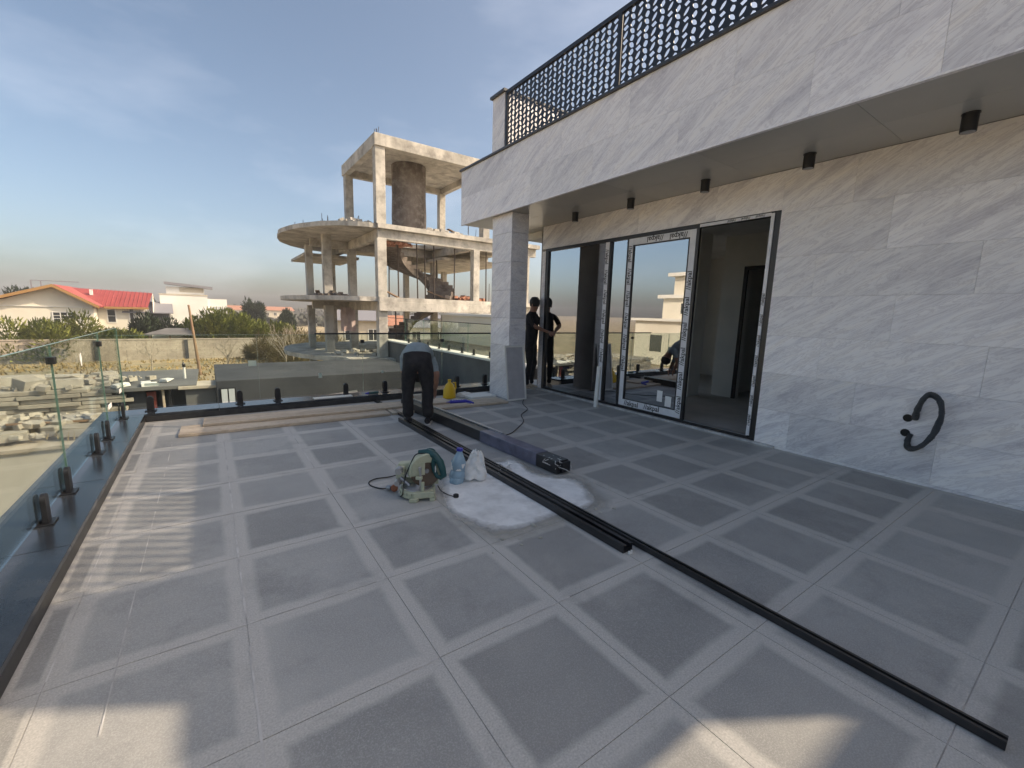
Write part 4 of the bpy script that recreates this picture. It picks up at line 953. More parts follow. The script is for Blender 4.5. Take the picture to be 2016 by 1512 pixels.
# white flat-roofed house
h2 = empty('white_house', (-1.1, 66, -3.9), 0, 'cream-white flat-roofed house with a slanted roof sheet on top', 'house')
MB().box(-3.4, 1.2, 0, 8, 0, 6.6).build('wall', 'white', h2); MB().box(1.201, 3.2, .4, 8, 0, 6.15).build('wing_wall', 'white', h2)
MB().box(-2.8, .9, .8, 6, 6.601, 7.45).build('roof_room', 'white', h2)
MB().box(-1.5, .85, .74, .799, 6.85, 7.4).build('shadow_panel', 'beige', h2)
roofpoly([(-2.9, .2, 8.0), (1.8, .2, 7.6), (1.8, 6.5, 7.7), (-2.9, 6.5, 8.15)], .3, 'greyroof', 'roof_sheet', h2)
MB().box(-3.45, 1.25, -.04, 0, 6.45, 6.6).build('parapet_band', 'beige', h2)
window(h2, 1.7, 2.6, .38, 4.0, 5.2, 2, 1, 'winlight')
# dark roofed outhouse between
h3 = empty('outhouse', (-5.6, 63.5, -3.9), 0, 'grey-roofed outhouse in shade between the two houses', 'house')
MB().box(-1.8, 2, 0, 5, 0, 4.3).build('wall', 'shedgrey', h3); roofpoly([(-2, -.5, 4.4), (2.4, -.5, 4.4), (2.2, 3, 5.6), (-2, 3, 5.6)], .1, 'greyroof', 'roof', h3)
# garden pavilion roofs
pv = empty('garden_pavilion', (-3.6, 56.8, -3.9), 0, 'small dark-roofed garden pavilion just behind the block wall', 'pavilion')
roofpoly([(-1.7, -1, 2.4), (0, 0, 2.95), (3, 0, 2.95), (3.6, -1, 2.3)], .08, 'shedgrey', 'roof', pv)
for x in (-1.3, .3, 2.8): MB().box(x-.07, x+.07, -.8, -.66, 0, 2.38).build('post', 'woodpole', pv)
MB().box(-1.2, 2.9, .2, .3, 0, 2.3).build('wall', 'cream', pv)
# more houses seen through the frame
def simple(name, az, d, w_, dep, h, wall, roof, label, rh=1.4, flat=False):
    x, y = polar(az, d); t = empty(name, (x, y, -3.9), R(-az*.6), label, 'house')
    MB().box(-w_/2, w_/2, 0, dep, 0, h).build('wall', wall, t)
    if flat: MB().box(-w_/2-.2, w_/2+.2, -.2, dep+.2, h+.001, h+.2).build('roof', 'white', t)
    else:
        roofpoly([(-w_/2-.4, -.5, h-.1), (w_/2+.4, -.5, h-.1), (w_/2-.4, dep/2, h+rh), (-w_/2+.4, dep/2, h+rh)], .1, roof, 'roof', t)
    nw = max(1, int(w_/2.4))
    for k in range(nw):
        cx = -w_/2+(k+.5)*w_/nw; window(t, cx-.5, cx+.5, -.02, h*.45, h*.45+1.2, 2, 1)
simple('pink_house', 15.8, 52, 5, 6, 4.3, 'beige', 'greyroof', 'small beige house seen between the left columns of the frame')
simple('far_cottage', 19.8, 70, 4, 5, 3.2, 'white', 'brickrub', 'white cottage with a red roof seen low through the frame')
simple('far_white_block', 23.9, 58, 6, 6, 3.4, 'white', 'greyroof', 'white flat-fronted house behind the spiral stair')
simple('far_white_villa', 27.5, 60, 7, 7, 4.6, 'white', 'greyroof', 'two-tone white house right of the spiral stair')
simple('far_cream_block', 31.5, 66, 7, 6, 5.2, 'cream', 'greyroof', 'cream house beside the stone pillar in the distance', flat=True)
simple('far_hamlet_house', 2.6, 190, 12, 8, 4.2, 'white', 'brickrub', 'tiny reddish house far off on the horizon')
simple('far_hamlet_barn', 6.4, 210, 14, 8, 4.2, 'beige', 'brickrub', 'tiny pinkish barn far off on the horizon')
# villa that the door glass mirrors (outside the frame on the left)
vr = empty('cream_villa', (-36, 31, -3.9), 0, 'tall cream villa with stepped cornices mirrored in the sliding door glass', 'villa')
MB().box(-16, 4, -16, 3.9, 0, 5.0).build('wall', 'cream', vr); MB().box(-16.4, 4.4, -16.4, 4.3, 5.0, 5.3).build('cornice', 'white', vr)
MB().box(-7, 1, -12, 2.4, 5.301, 7.7).build('upper_wall', 'cream', vr); MB().box(-7.5, 1.5, -12.5, 2.9, 7.7, 8.1).build('cornice', 'white', vr)
MB().box(-6, .2, -11, 1.6, 8.101, 10.3).build('top_wall', 'cream', vr); MB().box(-6.6, .8, -11.6, 2.2, 10.3, 10.7).build('cornice', 'white', vr)
for z in (5.9, 8.7):
    f = MB().box(1.0 if z < 8 else .2, 1.05 if z < 8 else .25, -1.6, -.1, z, z+1.2).build('window', 'winglass', vr)
for y in (-10, -5, 0): MB().box(4.0, 4.05, y, y+1.6, 1.5, 3.4).build('window', 'winglass', vr)

# leaning pole
pb = Vector((*polar(-1.1, 41), -3.9)); 
tp_ = tag(MB().tube([(0, 0, 0), (-.35, 0, 5.35)], [.12, .07], 9).build('utility_pole', 'woodpole', None, smooth=True), 'leaning weathered wooden pole in the field', 'pole'); tp_.location = pb

# ================================================================== THINGS ON THE TERRACE
# plank stack along the far parapet
def plank(name, x0, y0, x1, y1, wd_, z0, z1, label, mat='plank', group=None):
    d = Vector((x1-x0, y1-y0, 0)); Ls = d.length; a = math.atan2(d.y, d.x)
    o = MB().box(0, Ls, 0, wd_, 0, z1-z0).build(name, mat, None, bevel=.004); o.location = (x0, y0, z0); o.rotation_euler[2] = a
    return tag(o, label, 'plank', group)
plank('wooden_plank', -.36, 5.86, 2.0, 5.78, .42, 0.001, .035, 'pale wooden plank on the floor, left end nearest the sunlit corner', group='pale planks along the far parapet')
plank('wooden_plank', -.14, 6.12, 3.05, 5.98, .36, .037, .066, 'upper pale wooden plank lying on the others at the worker\'s feet', group='pale planks along the far parapet')
plank('wooden_plank', 2.03, 5.79, 3.95, 5.72, .40, .001, .035, 'pale wooden plank reaching right towards the stone pillar', group='pale planks along the far parapet')

# long black profiles
def profile(x0, y0, x1, y1, wd_, h, label, name='metal_profile', rib=True):
    d = Vector((x1-x0, y1-y0, 0)); Ls = d.length; a = math.atan2(d.y, d.x)
    m = MB()
    m.box(0, Ls, -wd_/2, wd_/2, .0, .003); m.box(0, Ls, -wd_/2, -wd_/2+.003, .0031, h); m.box(0, Ls, wd_/2-.003, wd_/2, .0031, h)
    m.box(0, Ls, -wd_/2+.0031, -wd_*.18, h-.004, h); m.box(0, Ls, wd_*.18, wd_/2-.0031, h-.004, h)
    o = m.build(name, 'blacksat', None); o.location = (x0, y0, .002); o.rotation_euler[2] = a
    return tag(o, label, 'profile')
profile(2.115, 6.84, 2.185, .05, .042, .034, 'longest thin black profile running from the far parapet to the camera')
o = profile(2.02, 5.42, 2.055, 1.62, .085, .05, 'wide black profile lying beside the longest one, with clipped end')
# clip at its end
c = empty('end_clip', (2.05, 1.60, .002), 0, 'small white plastic clip at the near end of the wide black profile', 'clip')
MB().box(-.015, .015, -.012, .0, .0, .008).build('foot', 'paper', c); MB().box(-.014, -.008, -.012, 0, .0085, .02).build('hook', 'paper', c); MB().box(.008, .014, -.012, 0, .0085, .02).build('hook', 'paper', c)
# big wrapped box beam
bb = empty('boxed_profile', (2.60, 2.86, 0), R(3.4), 'thick black box profile partly wrapped in violet film beside the cement patch', 'profile')
MB().box(-.075, .075, 0, 3.4, .004, .125).build('body', 'blacksat', bb, bevel=.004)
MB().box(-.078, .078, .28, 1.25, .001, .129).build('film_wrap', 'film', bb, bevel=.006)
MB().box(.055, .085, 1.0, 3.4, .130, .142).build('silver_edge', 'alu', bb)
MB().box(-.03, .074, -.03, -.001, .02, .115).build('end_cap', 'black', bb)
m = MB()
rnd = random.Random(5)
for k in range(9):
    a0 = Vector((rnd.uniform(-.08, .08), rnd.uniform(-.02, .2), rnd.choice([.13, .135]))); pts = [a0]
    for q in range(5): pts.append(pts[-1]+Vector((rnd.uniform(-.04, .05), rnd.uniform(-.05, .04), -.018 if pts[-1].z > .02 else 0)))
    m.tube(pts, .0022, 4)
m.build('torn_film', 'paper', bb)
# white chips of foil on the patch
m = MB()
for k in range(14):
    x, y = 2.1+rnd.uniform(-.12, .18), 3.2+rnd.uniform(-.12, .12); a = rnd.random()*6
    m.add([(x, y, .012), (x+.05*math.cos(a), y+.05*math.sin(a), .02), (x+.02*math.cos(a+1), y+.03*math.sin(a+1), .035)], [(0, 1, 2)])
tag(m.build('plastic_scraps', 'paper'), 'crumpled clear plastic scraps on the cement patch', kind='stuff')

# cables
def cable(pts, r_, label, name='cable', mat='rubber', sub=4, cat='cable'):
    P_ = [Vector(p) for p in pts]; out = []
    for i in range(len(P_)-1):
        a, b_, c_, d_ = P_[max(i-1, 0)], P_[i], P_[i+1], P_[min(i+2, len(P_)-1)]
        for q in range(sub):
            t = q/sub
            out.append(.5*((2*b_)+(c_-a)*t+(2*a-5*b_+4*c_-d_)*t*t+(3*b_-a-3*c_+d_)*t**3))
    out.append(P_[-1])
    o = MB().tube(out, r_, 6, caps=True).build(name, mat, None, smooth=True)
    return tag(o, label, cat) if label else o
cable([(2.78, 4.15, .006), (2.95, 4.2, .006), (3.15, 4.35, .006), (3.45, 4.62, .006), (3.65, 4.95, .006), (3.95, 5.2, .006), (4.15, 5.6, .006), (4.5, 6.0, .006)], .005, 'thin black cable snaking over the floor towards the pillar')
# corrugated conduit on the wall
cd = [(5.262, 1.05, .60), (5.205, 1.035, .69), (5.15, .995, .81), (5.125, .945, .855), (5.12, .885, .81), (5.135, .862, .70), (5.14, .872, .60), (5.155, .90, .49), (5.17, .965, .375), (5.19, 1.04, .335), (5.235, 1.07, .385), (5.262, 1.06, .46)]
P_ = [Vector(p) for p in cd]; out = []; rr = []
for i in range(len(P_)-1):
    for q in range(14):
        t = q/14; a, b_, c_, d_ = P_[max(i-1, 0)], P_[i], P_[i+1], P_[min(i+2, len(P_)-1)]
        out.append(.5*((2*b_)+(c_-a)*t+(2*a-5*b_+4*c_-d_)*t*t+(3*b_-a-3*c_+d_)*t**3)); rr.append((.025 if q % 2 else .0205)*(1+.13*math.sin(i*2.1+q*.3)))
cw = empty('conduit_loop', (5.26, 1.1, .6), 0, 'loop of black corrugated conduit sticking out of the stone wall', 'conduit')
MB().tube([p-Vector((5.26, 1.1, .6)) for p in out], rr, 10).build('tube', 'conduit', cw)
for z in (.60, .46): MB().lathe([(.034, -.0), (.036, .004)], 12, 0, Matrix.Translation((-.001, 0, z-.6)) @ Matrix.Rotation(R(-90), 4, 'Y')).build('wall_hole', 'dark', cw)

# yellow jug
jg = empty('yellow_jug', (3.30, 6.56, .0), R(20), 'yellow plastic jug standing by the far parapet right of the worker', 'jug')
MB().lathe([(.075, 0), (.085, .01), (.078, .15), (.05, .24), (.022, .275), (.02, .30)], 20).build('body', 'yellow', jg, smooth=True); jg.scale = (1.5, 1.1, .98); jg.location.z = .0
MB().lathe([(.024, .30), (.024, .325)], 16).build('cap', 'yellow', jg); MB().tube([(.06, 0, .26), (.095, 0, .26), (.105, 0, .16), (.085, 0, .12)], .012, 8).build('handle', 'yellow', jg)
# caulking gun
cg = empty('caulking_gun', (2.93, 5.80, .075), R(-12), 'blue caulking gun lying on the planks', 'tool')
MB().tube([(0, 0, .03), (.26, 0, .03)], .026, 14).build('cradle', 'blue', cg, smooth=True); MB().tube([(-.06, 0, .03), (0, 0, .03)], [.004, .012], 8).build('nozzle', 'blue', cg); MB().tube([(.26, 0, .03), (.36, 0, .03)], .005, 6).build('rod', 'steel', cg)
MB().tube([(.25, 0, .03), (.30, -.03, .025), (.33, -.12, .02)], [.02, .018, .014], 8).build('handle', 'blue', cg, smooth=True); MB().tube([(.22, -.02, .025), (.25, -.06, .02), (.29, -.12, .018)], .007, 6).build('trigger', 'blue', cg)
for k in range(5): MB().box(.03+k*.04, .045+k*.04, -.012, .012, .0555, .058).build('print_mark', 'paper', cg)
# white sheet, teal bottle on the parapet
tag(MB().box(1.22, 1.78, 6.88, 7.0, .101, .115).build('white_offcut', 'white', None, bevel=.003), 'white stone offcut lying on the far parapet left of the worker', 'offcut')
tb = empty('small_tube', (2.1, 6.93, .125), R(95), 'small teal and blue sealant tube lying on the far parapet', 'tube')
MB().tube([(0, -.1, 0), (0, .06, 0)], .022, 10).build('body', 'teal', tb, smooth=True); MB().tube([(0, .06, 0), (0, .12, 0)], [.018, .006], 8).build('nozzle', 'blue', tb)
for k, (x, y, lx, ly, hz_, lb_) in enumerate([(2.75, 6.6, .22, .12, .10, 'small beige box behind the worker\'s hand'), (3.6, 6.6, .2, .14, .06, 'flat white packet right of the yellow jug')]):
    b_ = empty('carton', (x, y, 0), .3*k, lb_, 'box'); MB().box(-lx/2, lx/2, -ly/2, ly/2, 0, hz_).build('body', 'block' if k == 0 else 'paper', b_, bevel=.003); MB().box(-lx/2, lx/2, -.015, .015, hz_+.0005, hz_+.002).build('tape', 'plank', b_)
# panel leaning on the pillar
lp = empty('leaning_panel', (4.22, 5.86, 0), R(0), 'pale framed panel leaning against the stone pillar', 'panel')
T = Matrix.Rotation(R(-8), 4, 'X')
MB().box(-.19, .19, 0, .02, .002, .92, 0, T).build('sheet', 'shedpale', lp)
MB().box(-.20, -.17, -.012, -.001, .002, .93, 0, T).box(.17, .20, -.012, -.001, .002, .93, 0, T).box(-.17, .17, -.012, -.001, .90, .93, 0, T).box(-.17, .17, -.012, -.001, .002, .03, 0, T).build('edge_strip', 'white', lp)
tag(MB().box(3.55, 4.05, 6.25, 6.6, .001, .04).build('stone_offcut', 'white', None, bevel=.004), 'flat white stone offcut on the floor left of the pillar', 'offcut')
# white strip leaning on the door
ws = empty('white_profile', (5.02, 4.82, 0), 0, 'white plastic profile leaning upright against the sliding door', 'profile')
T = Matrix.Rotation(R(3), 4, 'Y')
MB().box(0, .03, -.035, .035, .002, .66, 0, T).build('profile_body', 'white', ws, bevel=.004); MB().box(-.006, -.001, -.03, -.022, .01, .61, 0, T).build('rib', 'paper', ws)

# ------------------------------------------------------------------ mitre saw (local x to camera right, y away)
sw = empty('mitre_saw', (1.30, 3.08, 0), R(-34.8), 'grey-green mitre saw with teal handle standing at the edge of the cement patch', 'saw')
m = MB()   # base casting
for x0, x1 in ((-.035, .075),): pass
m.prism([(-.03, -.135), (.125, -.105), (.125, -.065), (-.02, -.09)], .028, .072)
base = m.build('base', 'saw', sw, bevel=.004)
MB().prism([(-.06, -.155), (.0, -.15), (.012, -.115), (-.045, -.12)], 0, .03).build('foot', 'saw', base, bevel=.005)
MB().prism([(.09, -.115), (.13, -.105), (.13, -.06), (.09, -.07)], 0, .027).build('foot', 'saw', base, bevel=.004)
MB().lathe([(.02, 0), (.024, .012), (.02, .03)], 12, 0, Matrix.Translation((-.155, -.02, 0))).build('foot', 'alu', base, smooth=True)
for bx in (-.005, .09): MB().lathe([(.006, 0), (.006, .003)], 10, 0, Matrix.Translation((bx, -.118+(bx+.005)*.2, .055)) @ Matrix.Rotation(R(90), 4, 'X')).build('bolt', 'black', base)
tt = MB().lathe([(.135, .012), (.142, .02), (.142, .055), (.132, .066), (.05, .068)], 40, 0, Matrix.Translation((-.03, .02, 0))).build('turntable', 'saw', sw, smooth=True)
MB().lathe([(.118, .0685), (.116, .073), (.03, .074)], 40, 0, Matrix.Translation((-.03, .02, 0))).build('table_plate', 'alu', tt, smooth=True)
for k in range(9):
    a = R(200+k*16); T = Matrix.Translation((-.03, .02, .05)) @ Matrix.Rotation(a, 4, 'Z'); MB().box(.1425, .1445, -.001, .001, -.008, .012, 0, T).build('scale_mark', 'black', tt)
# fence
fe = MB().box(-.16, -.05, .055, .07, .074, .125).box(.03, .13, .055, .07, .074, .125).build('fence', 'saw', sw, bevel=.004)
# hold-down clamp column in front
cx_ = MB().tube([(.015, -.085, .07), (.015, -.085, .235)], .009, 8).build('clamp_column', 'alu', sw, smooth=True)
MB().box(-.02, .03, -.10, -.07, .165, .19).build('clamp_arm', 'saw', cx_, bevel=.004); MB().box(.02, .045, -.10, -.075, .05, .145).build('clamp_plate', 'saw', cx_, bevel=.004); MB().lathe([(.012, .0), (.012, .03), (.004, .034)], 10, 0, Matrix.Translation((.012, -.088, .235))).build('knob', 'alu', cx_)
# blade and guard : disc tilted to face the camera a little from the left
Tb = Matrix.Translation((.045, .0, .205)) @ Matrix.Rotation(R(28), 4, 'Z') @ Matrix.Rotation(R(90), 4, 'X')
bl = MB().lathe([(.128, -.0015), (.128, .0015)], 64, 0, Tb).build('blade', 'blade', sw)
MB().lathe([(.02, .002), (.018, .012)], 16, 0, Tb).build('arbor', 'steel', bl)
m = MB(); n = 28; vs = []
for k in range(n+1):
    a = R(-35+225*k/n)
    for r_, zz in ((.075, .022), (.138, .026), (.145, .018), (.145, -.03), (.075, -.03)): vs.append((r_*math.cos(a), r_*math.sin(a), zz))
m.add(vs, [(5*k+q, 5*(k+1)+q, 5*(k+1)+(q+1) % 5, 5*k+(q+1) % 5) for k in range(n) for q in range(5)]+[(4, 3, 2, 1, 0), tuple(5*n+q for q in range(5))], 0, Tb)
gd = m.build('blade_guard', 'saw', sw, smooth=True)
MB().box(-.12, -.02, -.02, .085, .0265, .032, 0, Tb).build('guard_link', 'saw', gd, bevel=.003)
# arm, pivot and motor at the left/back
ar = MB().prism([(-.17, .06), (-.05, .075), (.02, .09), (.05, .05), (.03, .0), (-.06, -.01), (-.16, .0)], -.03, .035, 0, Matrix.Translation((-.01, .03, .20)) @ Matrix.Rotation(R(90), 4, 'X')).build('arm', 'saw', sw, bevel=.01)
MB().box(-.19, -.12, -.04, .04, .10, .245).build('pivot_block', 'saw', ar, bevel=.012)
MB().lathe([(.03, 0), (.032, .01), (.026, .05)], 16, 0, Matrix.Translation((-.155, -.04, .225)) @ Matrix.Rotation(R(90), 4, 'X')).build('lock_knob', 'alu', ar, smooth=True)
MB().lathe([(.026, 0), (.028, .02), (.02, .06)], 16, 0, Matrix.Translation((-.165, -.04, .13)) @ Matrix.Rotation(R(90), 4, 'X')).build('lock_knob', 'alu', ar, smooth=True)
MB().tube([(-.15, -.045, .16), (-.10, -.05, .12), (-.08, -.05, .10)], .016, 8).build('lever', 'steel', ar, smooth=True)
mo = MB().lathe([(.03, 0), (.05, .01), (.052, .1), (.045, .13), (.02, .135)], 20, 0, Matrix.Translation((.05, .04, .25)) @ Matrix.Rotation(R(-62), 4, 'X')).build('motor', 'teal', sw, smooth=True)
# D handle
hp = [(-.02, .03, .345), (.05, .02, .352), (.11, .01, .33), (.155, -.005, .28), (.175, -.012, .225), (.185, -.015, .175), (.16, -.01, .155), (.13, -.005, .165), (.105, 0, .215), (.10, 0, .27), (.11, .01, .33)]
MB().tube(hp, [.02, .028, .03, .03, .027, .024, .02, .017, .016, .018, .02], 12).build('handle', 'teal', sw, smooth=True)
MB().box(.118, .124, -.03, -.024, .205, .255, 0, Matrix.Rotation(R(0), 4, 'Z')).build('trigger', 'paper', sw)
# cord wound over the saw, orange plug coupler at the left
def local_cable(par, pts, r_, name, mat='rubber', seg=6):
    P_ = [Vector(p) for p in pts]; out = []
    for i in range(len(P_)-1):
        for q in range(5):
            t = q/5; a, b_, c_, d_ = P_[max(i-1, 0)], P_[i], P_[i+1], P_[min(i+2, len(P_)-1)]
            out.append(.5*((2*b_)+(c_-a)*t+(2*a-5*b_+4*c_-d_)*t*t+(3*b_-a-3*c_+d_)*t**3))
    out.append(P_[-1]); return MB().tube(out, r_, seg).build(name, mat, par, smooth=True)
local_cable(sw, [(.05, -.01, .345), (-.03, -.02, .345), (-.07, -.06, .27), (-.10, -.08, .19), (-.115, -.09, .12), (-.12, -.10, .05), (-.14, -.08, .02)], .0045, 'cord')
local_cable(sw, [(.08, .02, .355), (0, .04, .34), (-.10, .16, .22), (-.22, .30, .07), (-.34, .34, .012), (-.45, .30, .007), (-.485, .22, .007), (-.44, .14, .007), (-.34, .09, .007), (-.29, .08, .02)], .005, 'cord')
local_cable(sw, [(.12, .08, .05), (.16, .04, .02), (.22, 0, .008), (.27, -.03, .008)], .0045, 'cord')
MB().lathe([(.012, 0), (.022, .008), (.022, .028), (.01, .034)], 14, 0, Matrix.Translation((.285, -.035, .0)) ).build('plug', 'rubber', sw, smooth=True)
MB().tube([(-.29, .08, .022), (-.25, .06, .028)], .02, 12).build('coupler', 'steel', sw, smooth=True)
MB().lathe([(.014, -.014), (.028, -.012), (.028, .012), (.014, .014)], 18, 0, Matrix.Translation((-.225, .05, .032)) @ Matrix.Rotation(R(75), 4, 'X') @ Matrix.Rotation(R(20), 4, 'Y')).build('coupler_ring', 'orange', sw, smooth=True)
# water bottle and crumpled white bag
wbk = empty('water_bottle', (1.66, 3.16, 0), R(-30), 'pale blue plastic water bottle standing behind the mitre saw', 'bottle')
MB().lathe([(.04, 0), (.048, .008), (.048, .05), (.045, .055), (.048, .06), (.048, .11), (.044, .118), (.048, .126), (.047, .19), (.03, .25), (.018, .275), (.018, .285)], 24).build('body', 'bottle', wbk, smooth=True)
MB().lathe([(.021, .286), (.021, .308)], 16).build('cap', 'blue', wbk); MB().lathe([(.0485, .128), (.0485, .186)], 24).build('paper_band', 'paper', wbk); wbk.scale = (1.3, 1.1, 1.03); wbk.rotation_euler = (R(3), R(5), R(-30))
for v_ in wbk.children[0].data.vertices:
    v_.co += Vector((1, .6, 0))*noise.noise(v_.co*22)*.014
    v_.co += Vector((.4, 1, 0))*noise.noise(v_.co*40+Vector((5, 0, 0)))*.006
cbg = empty('white_bag', (1.79, 3.13, 0), R(-30), 'crumpled white paper bag leaning on the blue bottle', 'bag')
m = MB(); rnd = random.Random(3); nu, nv2 = 17, 17; vs = []
for s_ in (0, 1):
    for j in range(nv2):
        for i in range(nu):
            u_, v_ = i/(nu-1)-.5, j/(nv2-1)
            wdt = .15*(1-.75*v_**1.6)+.008*math.sin(v_*9)
            puff = .045*math.cos(u_*math.pi)*(1-v_*.7)*(1 if s_ else -1)
            nz_ = noise.noise(Vector((u_*4, v_*5, s_*9)))*.03
            vs.append((u_*wdt*1.25+.03*v_*(1-v_), puff+nz_, .03+.23*v_+.02*noise.noise(Vector((u_*6, v_, 3)))))
fs = []
for s_ in (0, 1):
    o_ = s_*nu*nv2
    for j in range(nv2-1):
        for i in range(nu-1):
            a = o_+j*nu+i; f = (a, a+1, a+nu+1, a+nu); fs.append(f if s_ == 0 else f[::-1])
for j in range(nv2-1):
    for i in (0, nu-1):
        a = j*nu+i; b_ = a+nu; fs.append((a, b_, b_+nu*nv2, a+nu*nv2) if i == 0 else (b_, a, a+nu*nv2, b_+nu*nv2))
for i in range(nu-1): fs.append((i, i+nu*nv2, i+1+nu*nv2, i+1))
m.add(vs, fs); m.build('paper', 'paper', cbg, smooth=True); cbg.scale = (1.25, 1.2, 1.1); cbg.rotation_euler[1] = R(10)
MB().tube([(-.03, .02, 0), (.0, 0, .06)], .03, 7).build('folded_base', 'paper', cbg)

# ================================================================== PEOPLE
def figure(name, joints, edges_, mats, region, root, label, loc=(0, 0, 0)):
    """one continuous skinned body, converted to mesh, materials by region(position)"""
    me = bpy.data.meshes.new(name); keys = list(joints); ix = {k: i for i, k in enumerate(keys)}
    me.from_pydata([joints[k][:3] for k in keys], [(ix[a], ix[b_]) for a, b_ in edges_], [])
    o = bpy.data.objects.new('tmp', me); COL.objects.link(o)
    sk = o.modifiers.new('skin', 'SKIN'); sk.use_smooth_shade = True
    for k in keys:
        d = me.skin_vertices[0].data[ix[k]]; r_ = joints[k][3]; d.radius = r_ if isinstance(r_, tuple) else (r_, r_)
        d.use_root = (k == root)
    sb_ = o.modifiers.new('sub', 'SUBSURF'); sb_.levels = 2; sb_.render_levels = 2
    bpy.context.view_layer.update()
    dg = bpy.context.evaluated_depsgraph_get(); ev = o.evaluated_get(dg)
    me2 = bpy.data.meshes.new_from_object(ev); bpy.data.objects.remove(o)
    for v_ in me2.vertices:   # cloth folds
        p = v_.co; q_ = Vector((p.x*9, p.y*9, p.z*22)); n_v = noise.noise(p*7)*.012+noise.noise(q_)*.008*(1 if p.z < .9 else .6)
        v_.co = p+v_.normal*n_v
    me2.materials.clear()
    for mm in mats: me2.materials.append(M_[mm])
    for p in me2.polygons: p.material_index = region(p.center); p.use_smooth = True
    t = empty('person', loc, 0, label, 'person')
    for v_ in me2.vertices: v_.co = v_.co-Vector(loc)
    mobj('body', me2, t)
    return t
def hand(par, off, wrist, tip, side, mat='skin', curl=.6):
    """palm, four fingers of different length and a thumb, curled"""
    w_, d = Vector(wrist), (Vector(tip)-Vector(wrist)).normalized(); s_ = Vector(side); s_ = (s_-d*s_.dot(d)).normalized(); n = d.cross(s_)
    w_ = w_-Vector(off)
    m = MB(); m.tube([w_, w_+d*.035, w_+d*.075], [.024, .034, .032], 8)
    for k, ln in enumerate((.062, .072, .068, .052)):
        b_ = w_+d*.07+s_*(-.026+.0175*k); p1 = b_+d*ln*.5+n*ln*.12*curl; p2 = p1+d*ln*.3+n*ln*.35*curl; p3 = p2+d*ln*.08+n*ln*.34*curl
        m.tube([b_-d*.01, b_, p1, p2, p3], [.0095, .0092, .0086, .0078, .0065], 6)
    b_ = w_+d*.02-s_*.025; m.tube([b_, b_-s_*.022+d*.025+n*.01, b_-s_*.022+d*.05+n*.026], [.011, .010, .008], 6)
    return m.build('hand', mat, par, smooth=True)
def shoe(par, off, x, y, ang, mat='blackcloth'):
    T = Matrix.Translation(Vector((x, y, 0))-Vector(off)) @ Matrix.Rotation(ang, 4, 'Z')
    m = MB(); vs = []; n = 12
    prof = [(-.075, .030, .09), (-.06, .038, .10), (-.02, .040, .098), (.05, .043, .075), (.11, .047, .052), (.165, .040, .038), (.19, .018, .026)]
    for y_, w_, h in prof:
        for k in range(n):
            a = 2*math.pi*k/n; vs.append((w_*math.cos(a), y_, max(.016, .016+(h-.016)*(.5+.5*math.sin(a)))))
    m.add(vs, [(i*n+k, i*n+(k+1) % n, (i+1)*n+(k+1) % n, (i+1)*n+k) for i in range(len(prof)-1) for k in range(n)]+[tuple(range(n)), tuple(range(len(prof)*n-1, (len(prof)-1)*n-1, -1))], 0, T)
    o = m.build('shoe', mat, par, smooth=True)
    sp = [(.033, -.08), (.043, -.02), (.05, .09), (.045, .16), (.022, .195), (-.022, .195), (-.045, .16), (-.05, .09), (-.043, -.02), (-.033, -.08)]
    MB().prism(sp, .0, .02, 0, T).build('sole', 'sole', o, bevel=.004)
    return o
# worker 1, bent double, back to the camera
bx, by = 2.17, 5.22; fa = math.atan2(.39, .92)       # facing azimuth
fd = Vector((math.sin(fa), math.cos(fa), 0)); rd = Vector((math.cos(fa), -math.sin(fa), 0)); O = Vector((bx, by, 0))
def W(a, f_, z): p = O+rd*a+fd*f_; return (p.x, p.y, z)
J = {'pel': (*W(0, -.02, .86), (.165, .14)), 'sp1': (*W(0, .14, .95), (.17, .13)), 'sp2': (*W(0, .30, .94), (.18, .13)), 'sp3': (*W(0, .44, .84), (.16, .12)), 'neck': (*W(0, .54, .72), (.06, .06)), 'head': (*W(0, .58, .60), (.095, .10)), 'crown': (*W(0, .60, .50), (.07, .075)),
     'lh': (*W(-.10, -.01, .78), (.105, .115)), 'lk': (*W(-.125, .03, .46), (.082, .088)), 'lc': (*W(-.125, -.01, .27), (.078, .08)), 'la': (*W(-.12, 0, .075), (.068, .075)),
     'rh': (*W(.10, -.01, .78), (.105, .115)), 'rk': (*W(.125, .0, .46), (.082, .088)), 'rc': (*W(.125, -.04, .27), (.078, .08)), 'ra': (*W(.125, -.06, .075), (.068, .075)),
     'ls': (*W(-.19, .42, .80), (.07, .07)), 'le': (*W(-.17, .46, .55), (.048, .048)), 'lw': (*W(-.08, .52, .34), (.028, .028)),
     'rs': (*W(.19, .42, .80), (.07, .07)), 're': (*W(.25, .30, .58), (.048, .048)), 'rw': (*W(.23, .36, .38), (.030, .030))}
Ed = [('pel', 'sp1'), ('sp1', 'sp2'), ('sp2', 'sp3'), ('sp3', 'neck'), ('neck', 'head'), ('head', 'crown'), ('pel', 'lh'), ('lh', 'lk'), ('lk', 'lc'), ('lc', 'la'), ('pel', 'rh'), ('rh', 'rk'), ('rk', 'rc'), ('rc', 'ra'), ('sp3', 'ls'), ('ls', 'le'), ('le', 'lw'), ('sp3', 'rs'), ('rs', 're'), ('re', 'rw')]
def reg1(c):
    q = Vector(c)-O; f_ = q.dot(fd); a = q.dot(rd); z = c[2]
    if f_ > .33 and z < .50 and abs(a) > .08: return 2
    if f_ > .49 and z < .75 and abs(a) < .1: return 2
    if abs(a) > .17 and z < .64 and f_ > .18: return 2
    if f_ < .02 or z < .72 and f_ < .22: return 1
    if z < .90 and f_ < .13: return 1
    return 0
pO = (bx, by, 0)
